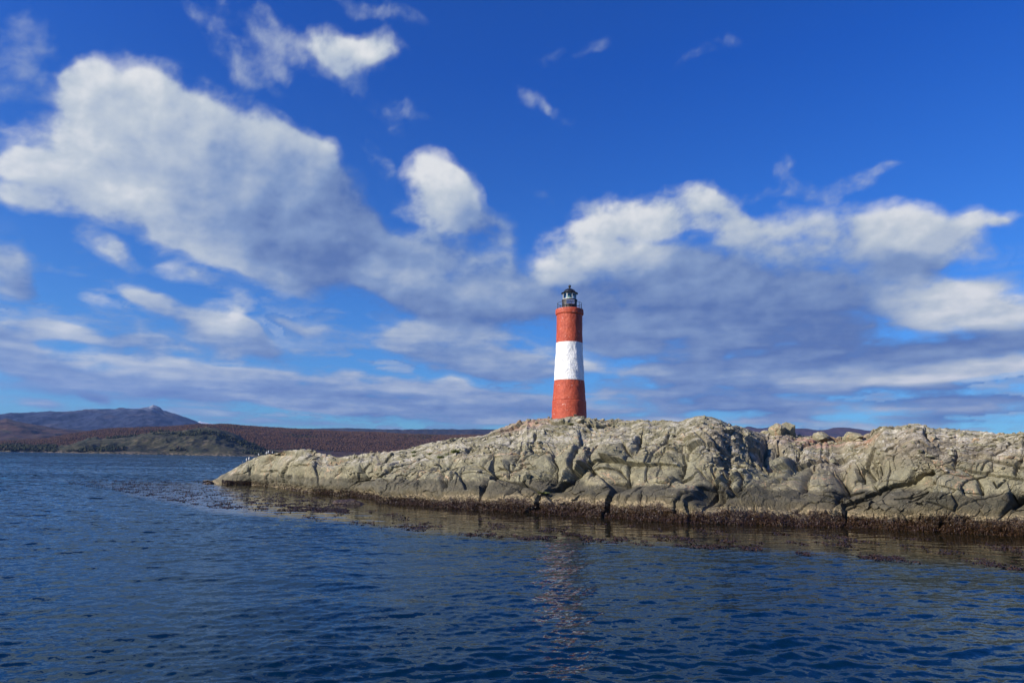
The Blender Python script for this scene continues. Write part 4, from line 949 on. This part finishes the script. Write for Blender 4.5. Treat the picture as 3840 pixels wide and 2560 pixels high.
st = np.stack([st[..., 0] * np.cos(a_)[:, None] - st[..., 1] * np.sin(a_)[:, None], st[..., 0] * np.sin(a_)[:, None] + st[..., 1] * np.cos(a_)[:, None], st[..., 2]], -1) + (Ps + np.array([0, 0, 1]) * (sz * .25)[:, None])[:, None]
tot = n * len(iv)
rubble = link('loose_stones', np_mesh('loose_stones', st.reshape(-1, 3), (jf[None] + (np.arange(n) * len(iv))[:, None, None]).reshape(-1, 3), False,
    {'guano': np.full(tot, .7), 'blk': np.repeat(r.uniform(.2, 1, n), len(iv))}), m_rock)
tag(rubble, 'small loose stones strewn over the crest and hollows of the island', 'stones', kind='stuff')
# weed-covered rocks in the water
m_weed, h, p = new_mat('wet_seaweed'); co = h.n('ShaderNodeTexCoord').outputs['Object']
t1 = h.attr('tint').outputs['Fac']; c = h.mix(t1, (.014, .008, .005), (.075, .040, .016)); c = h.mix(h.ss(h.noise(co, 9, 4), .5, .65), c, (.03, .014, .010))
L(h, c, p.inputs['Base Color']); p.inputs['Roughness'].default_value = .35
m_wetrock, h, p = new_mat('weedy_wet_rock'); co = h.n('ShaderNodeTexCoord').outputs['Object']; n_ = h.noise(co, 9, 6, .7)
L(h, h.mix(h.ss(n_, .4, .65), (.018, .009, .006), (.11, .06, .025)), p.inputs['Base Color']); p.inputs['Roughness'].default_value = .4; L(h, bump(h, n_, 1, .1), p.inputs['Normal'])
for (bx, by), sc, sd, lab in [((783,1812),(.75,.5,.24),21,'low dark rock breaking the water off the left tip of the island'),
                              ((1310,1888),(1.25,.6,.42),22,'dark weed-covered rock in the water near the shore, left of centre'),
                              ((1283,1894),(.35,.3,.14),23,'tiny weedy rock tip beside the weed-covered rock in the water')]:
    P_ = on_water(bx, by)[0]; o = boulder((P_[0], P_[1], -.06), sc, sd, 0, m_wetrock, 4); o.name = 'rock'; tag(o, lab, 'rock', 'rocks standing in the water')

# ================================================================== SEAWEED
def fronds(name, P, size, seed, flat=.25, mat=m_weed):
    """short curled blades, one folded strip of two quads each"""
    n = len(P); r = np.random.default_rng(seed)
    a = r.uniform(0, 2 * np.pi, n); l = size * r.uniform(.5, 1.6, n); w = l * r.uniform(.18, .4, n)
    up_ = r.uniform(0, 1, n) ** 2 * flat * l * 2.2
    d = np.stack([np.cos(a), np.sin(a), np.zeros(n)], -1); s_ = np.stack([-np.sin(a), np.cos(a), r.normal(0, .35, n)], -1)
    z = np.array([0, 0, 1.0])
    v0 = P - d * l[:, None] * .5 - s_ * w[:, None] * .3 - z * .02; v1 = P - d * l[:, None] * .5 + s_ * w[:, None] * .3 - z * .02
    m0 = P - s_ * w[:, None] * .5 + z * (up_ * .9)[:, None]; m1 = P + s_ * w[:, None] * .5 + z * (up_ + .01)[:, None]
    e0 = P + d * l[:, None] * .5 - s_ * w[:, None] * .12 + z * (up_ * .3)[:, None]; e1 = P + d * l[:, None] * .5 + s_ * w[:, None] * .12 + z * (up_ * .2)[:, None]
    Vv = np.stack([v0, v1, m1, m0, e1, e0], 1).reshape(-1, 3)
    b = (np.arange(n) * 6)[:, None]
    Ff = np.concatenate([b + np.array([0, 1, 2, 3]), b + np.array([3, 2, 4, 5])])
    return link(name, np_mesh(name, Vv, Ff, False, {'tint': np.repeat(r.uniform(0, 1, n), 6)}), mat)
r = np.random.default_rng(8)
# on the rock, below the tide mark
sel = (V[..., 2] > -.1) & (V[..., 2] < .36) & (TR < 2.2) & (cols[None, :] > 830) & (cols[None, :] < 4300)
idx = np.argwhere(sel); idx = idx[r.choice(len(idx), 30000, replace=False)]
Pk = V[idx[:, 0], idx[:, 1]]; keep = (perlin(Pk[:, 0] * .9, Pk[:, 1] * .9 + Pk[:, 2], 4) + .9 * (1 - Pk[:, 2] / .6) > r.uniform(-.2, .9, len(Pk))); Pk = Pk[keep] + np.array([0, -.03, .02])
tag(fronds('seaweed', Pk, .10, 9, .35), 'dark red-brown seaweed hanging on the rocks along the waterline', 'seaweed', kind='stuff')
# floating kelp
pts = []
def patch(n, poly_top, poly_bot, x0, x1, clump=.12, thr=.1, seed=1):
    u = r.uniform(x0, x1, n); a = lerp(poly_top, u); b = lerp(poly_bot, u); v = a + (b - a) * r.uniform(0, 1, n)
    W_ = on_water(u, v); s = fbm(W_[:, 0] * clump * 2, W_[:, 1] * clump, seed, 4, .7)
    pts.append(W_[s > thr])
patch(26000, [(250,1802),(600,1796),(800,1802),(820,1822),(1100,1850),(1300,1880)], [(250,1806),(500,1850),(800,1905),(1300,1925)], 420, 1300, .55, .16, 1)
patch(5000, [(200,1800),(500,1798)], [(200,1806),(500,1850)], 250, 520, .35, .42, 2)
patch(26000, [(900,1880),(1300,1905),(1450,1905),(1700,1930),(2200,1960),(3000,2000),(3840,2035)], [(900,1925),(1300,1965),(1600,2000),(1960,2028),(2450,2045),(3100,2085),(3840,2145)], 1000, 3900, .3, .48, 3)
patch(9000, [(1280,1925),(1600,1965),(1960,2005),(2450,2028),(3100,2066),(3840,2120)], [(1300,1955),(1600,1995),(1960,2024),(2450,2045),(3100,2085),(3840,2140)], 1250, 3900, .3, .34, 4)
patch(1500, [(1080,1898),(1180,1900),(1310,1910)], [(1080,1904),(1180,1912),(1310,1925)], 1080, 1310, .2, -.6, 5)
Pf = np.concatenate(pts); Pf[:, 2] = .012
tag(fronds('floating_kelp', Pf, .10, 10, .12), 'brown kelp fronds floating on the calm water beside the island', 'kelp', kind='stuff')

# ================================================================== PLANTS
m_leaf, h, p = new_mat('tuft_leaves'); t1 = h.attr('tint').outputs['Fac']
L(h, h.mix(t1, (.050, .085, .016), (.20, .20, .045)), p.inputs['Base Color']); p.inputs['Roughness'].default_value = .7
def tuft(loc, w, hgt, seed, label, name='grass_tuft'):
    r = np.random.default_rng(seed); n = 260
    a = r.uniform(0, 6.28, n); rr = w * np.sqrt(r.uniform(0, 1, n)); b = np.stack([rr * np.cos(a), rr * np.sin(a) * .6, -.05 * np.ones(n)], -1)
    hh = hgt * r.uniform(.5, 1.1, n) * (1 - .5 * (rr / w) ** 2); lean = b * r.uniform(.2, .9, n)[:, None] + r.normal(0, .04, (n, 3)); lean[:, 2] = 0
    s_ = np.stack([-np.sin(a + 1), np.cos(a + 1), np.zeros(n)], -1) * .014
    Vv = np.stack([b - s_, b + s_, b + lean * .5 + s_ * .8 + np.array([0, 0, 1]) * (hh * .6)[:, None], b + lean * .5 - s_ * .8 + np.array([0, 0, 1]) * (hh * .6)[:, None],
                   b + lean + s_ * .1 + np.array([0, 0, 1]) * hh[:, None], b + lean - s_ * .1 + np.array([0, 0, 1]) * hh[:, None]], 1).reshape(-1, 3)
    q_ = (np.arange(n) * 6)[:, None]; Ff = np.concatenate([q_ + np.array([0, 1, 2, 3]), q_ + np.array([3, 2, 4, 5])])
    o = link(name, np_mesh(name, Vv, Ff, False, {'tint': np.repeat(r.uniform(0, 1, n), 6)}), m_leaf); o.location = loc
    return tag(o, label, 'plant', 'green tufts growing on the island rock')
for i, (tx, ty, w, hg, lab) in enumerate([
  (1556,1695,.32,.26,'upper dark green tuft of a close pair on the left slope of the island'), (1560,1708,.30,.20,'lower yellowish tuft right below a dark green one on the left slope'),
  (1708,1694,.32,.34,'tall dark green tuft alone below the crest tuft on the left slope'), (1657,1714,.40,.26,'wide green tuft at the lower end of a leafy row on the slope'),
  (1683,1703,.26,.16,'thin tuft between the wide green tuft and the tall dark one'), (1618,1701,.26,.18,'small olive tuft between the close pair and the wide tuft'),
  (1709,1648,.30,.22,'green tuft on the skyline of the left slope'), (2142,1588,.22,.18,'small dark tuft at the foot of the lighthouse'),
  (1507,1694,.22,.12,'faint tuft left of the close pair on the left slope'), (1403,1706,.20,.12,'leftmost faint green tuft near the low left end of the crest'),
  (3074,1685,.34,.10,'flat yellow-green patch on the ground in the dip of the island'), (2037,1847,.34,.12,'bright moss cushion on a ledge just above the dark tidal rock'),
  (1884,1620,.18,.10,'tiny green tuft on the orange rock left of the lighthouse')]):
    P_ = isl_at(tx, ty); tuft((P_[0], P_[1], P_[2] - .02), w * .8, hg, 50 + i, lab)

# ================================================================== BIRDS
m_wf = plain('white_plumage', (.78, .77, .74), .8, 0, .04, 10); m_bf = plain('black_plumage', (.02, .02, .025), .6, 0, .2, 10); m_bk = plain('dull_beak', (.22, .17, .08), .5, 0, .1, 10)
def bird_proto():
    rings = [((0, .02, .05), .012), ((0, .035, .08), .045), ((0, .02, .13), .070), ((0, .0, .19), .082), ((0, -.012, .25), .074), ((0, -.02, .30), .052),
             ((0, -.022, .335), .032), ((0, -.03, .375), .026), ((0, -.04, .405), .034), ((0, -.05, .432), .033), ((0, -.055, .455), .018)]
    bm = bmesh.new(); rv = []
    for (x, y, z), r_ in rings:
        rv.append([bm.verts.new((x + r_ * .85 * math.cos(a), y + r_ * math.sin(a), z)) for a in [2 * math.pi * k / 14 for k in range(14)]])
    for a, b in zip(rv, rv[1:]):
        for k in range(14):
            f = bm.faces.new((a[k], a[(k + 1) % 14], b[(k + 1) % 14], b[k])); c_ = f.calc_center_median()
            f.material_index = 1 if (c_.y > .012 or (c_.z > .40)) else 0
    bm.faces.new(rv[0][::-1]); f = bm.faces.new(rv[-1]); f.material_index = 1
    me_ = bpy.data.meshes.new('body'); bm.to_mesh(me_); bm.free()
    for q_ in me_.polygons: q_.use_smooth = True
    return me_
bird_body = bird_proto()
bm = bmesh.new(); tube(bm, [(0, -.075, .432), (0, -.105, .43), (0, -.125, .424)], .008, 6); me_beak = bpy.data.meshes.new('beak'); bm.to_mesh(me_beak); bm.free(); me_beak.materials.append(m_bk)
def leg_mesh(sx_):
    bm = bmesh.new(); tube(bm, [(sx_, .02, .10), (sx_, .012, .01)], .008, 6)
    for dx_ in (-.02, 0, .02): tube(bm, [(sx_, .012, .008), (sx_ + dx_, -.045, .004)], .006, 5)
    me_ = bpy.data.meshes.new('leg'); bm.to_mesh(me_); bm.free(); me_.materials.append(m_bk); return me_
legs = [leg_mesh(-.03), leg_mesh(.03)]
def wing_mesh(sx_):
    bm = bmesh.new(); rv = []
    for (y, z, r_) in ((.0, .285, .012), (.02, .25, .034), (.045, .19, .040), (.07, .12, .026), (.085, .06, .006)):
        rv.append([bm.verts.new((sx_ * (.058 if z > .08 else .03) + .014 * math.cos(a), y + r_ * math.sin(a), z)) for a in [2 * math.pi * k / 8 for k in range(8)]])
    for a, b in zip(rv, rv[1:]):
        for k in range(8): bm.faces.new((a[k], a[(k + 1) % 8], b[(k + 1) % 8], b[k]))
    bm.faces.new(rv[0][::-1]); bm.faces.new(rv[-1]); me_ = bpy.data.meshes.new('wing'); bm.to_mesh(me_); bm.free(); me_.materials.append(m_bf); return me_
wings = [wing_mesh(-1), wing_mesh(1)]
bird_body.materials.append(m_wf); bird_body.materials.append(m_bf)
for bx, by, sc, rz, lab in [(925.5,1731,1.05,-20,'left one of two white-breasted seabirds standing close together on the tip slope'),
                            (933,1727,1.05,35,'right one of two seabirds standing close together on the tip slope'),
                            (908,1735,.6,120,'small dark-backed seabird lowest on the tip slope'),
                            (970,1708,.8,-10,'white seabird alone halfway up the left end of the crest'),
                            (998,1703,.95,10,'white-breasted seabird next to a darker one on the crest of the tip'),
                            (1005,1700,.95,70,'darker seabird with its back half turned beside a white one on the crest'),
                            (1020,1700,.7,-30,'small white seabird farthest right along the crest of the tip')]:
    P_ = isl_at(bx, by); e_ = empty('seabird', (P_[0], P_[1], P_[2] - .005), lab, 'bird', 'seabirds standing on the tip of the island', R(rz)); e_.scale = (sc, sc, sc)
    for nm, md in (('body', bird_body), ('beak', me_beak), ('leg', legs[0]), ('leg', legs[1]), ('wing', wings[0]), ('wing', wings[1])):
        c_ = bpy.data.objects.new(nm, md); COL.objects.link(c_); c_.parent = e_

# ================================================================== HAZE
m_h = bpy.data.materials.new('clear_sea_air'); m_h.use_nodes = True; t_ = m_h.node_tree; t_.nodes.clear(); h = NT(t_)
pv = h.n('ShaderNodeVolumePrincipled'); pv.inputs['Color'].default_value = (.30, .50, 1.0, 1); pv.inputs['Density'].default_value = 3.0e-5; pv.inputs['Anisotropy'].default_value = .2
h.n('ShaderNodeOutputMaterial', {1: pv.outputs[0]})
bm = bmesh.new(); box(bm, (0, 0, 800), (33000, 33000, 1610)); 
hz_o = from_bm('haze', bm, m_h); tag(hz_o, 'thin blue sea air between the camera and the far hills', 'haze', kind='stuff')
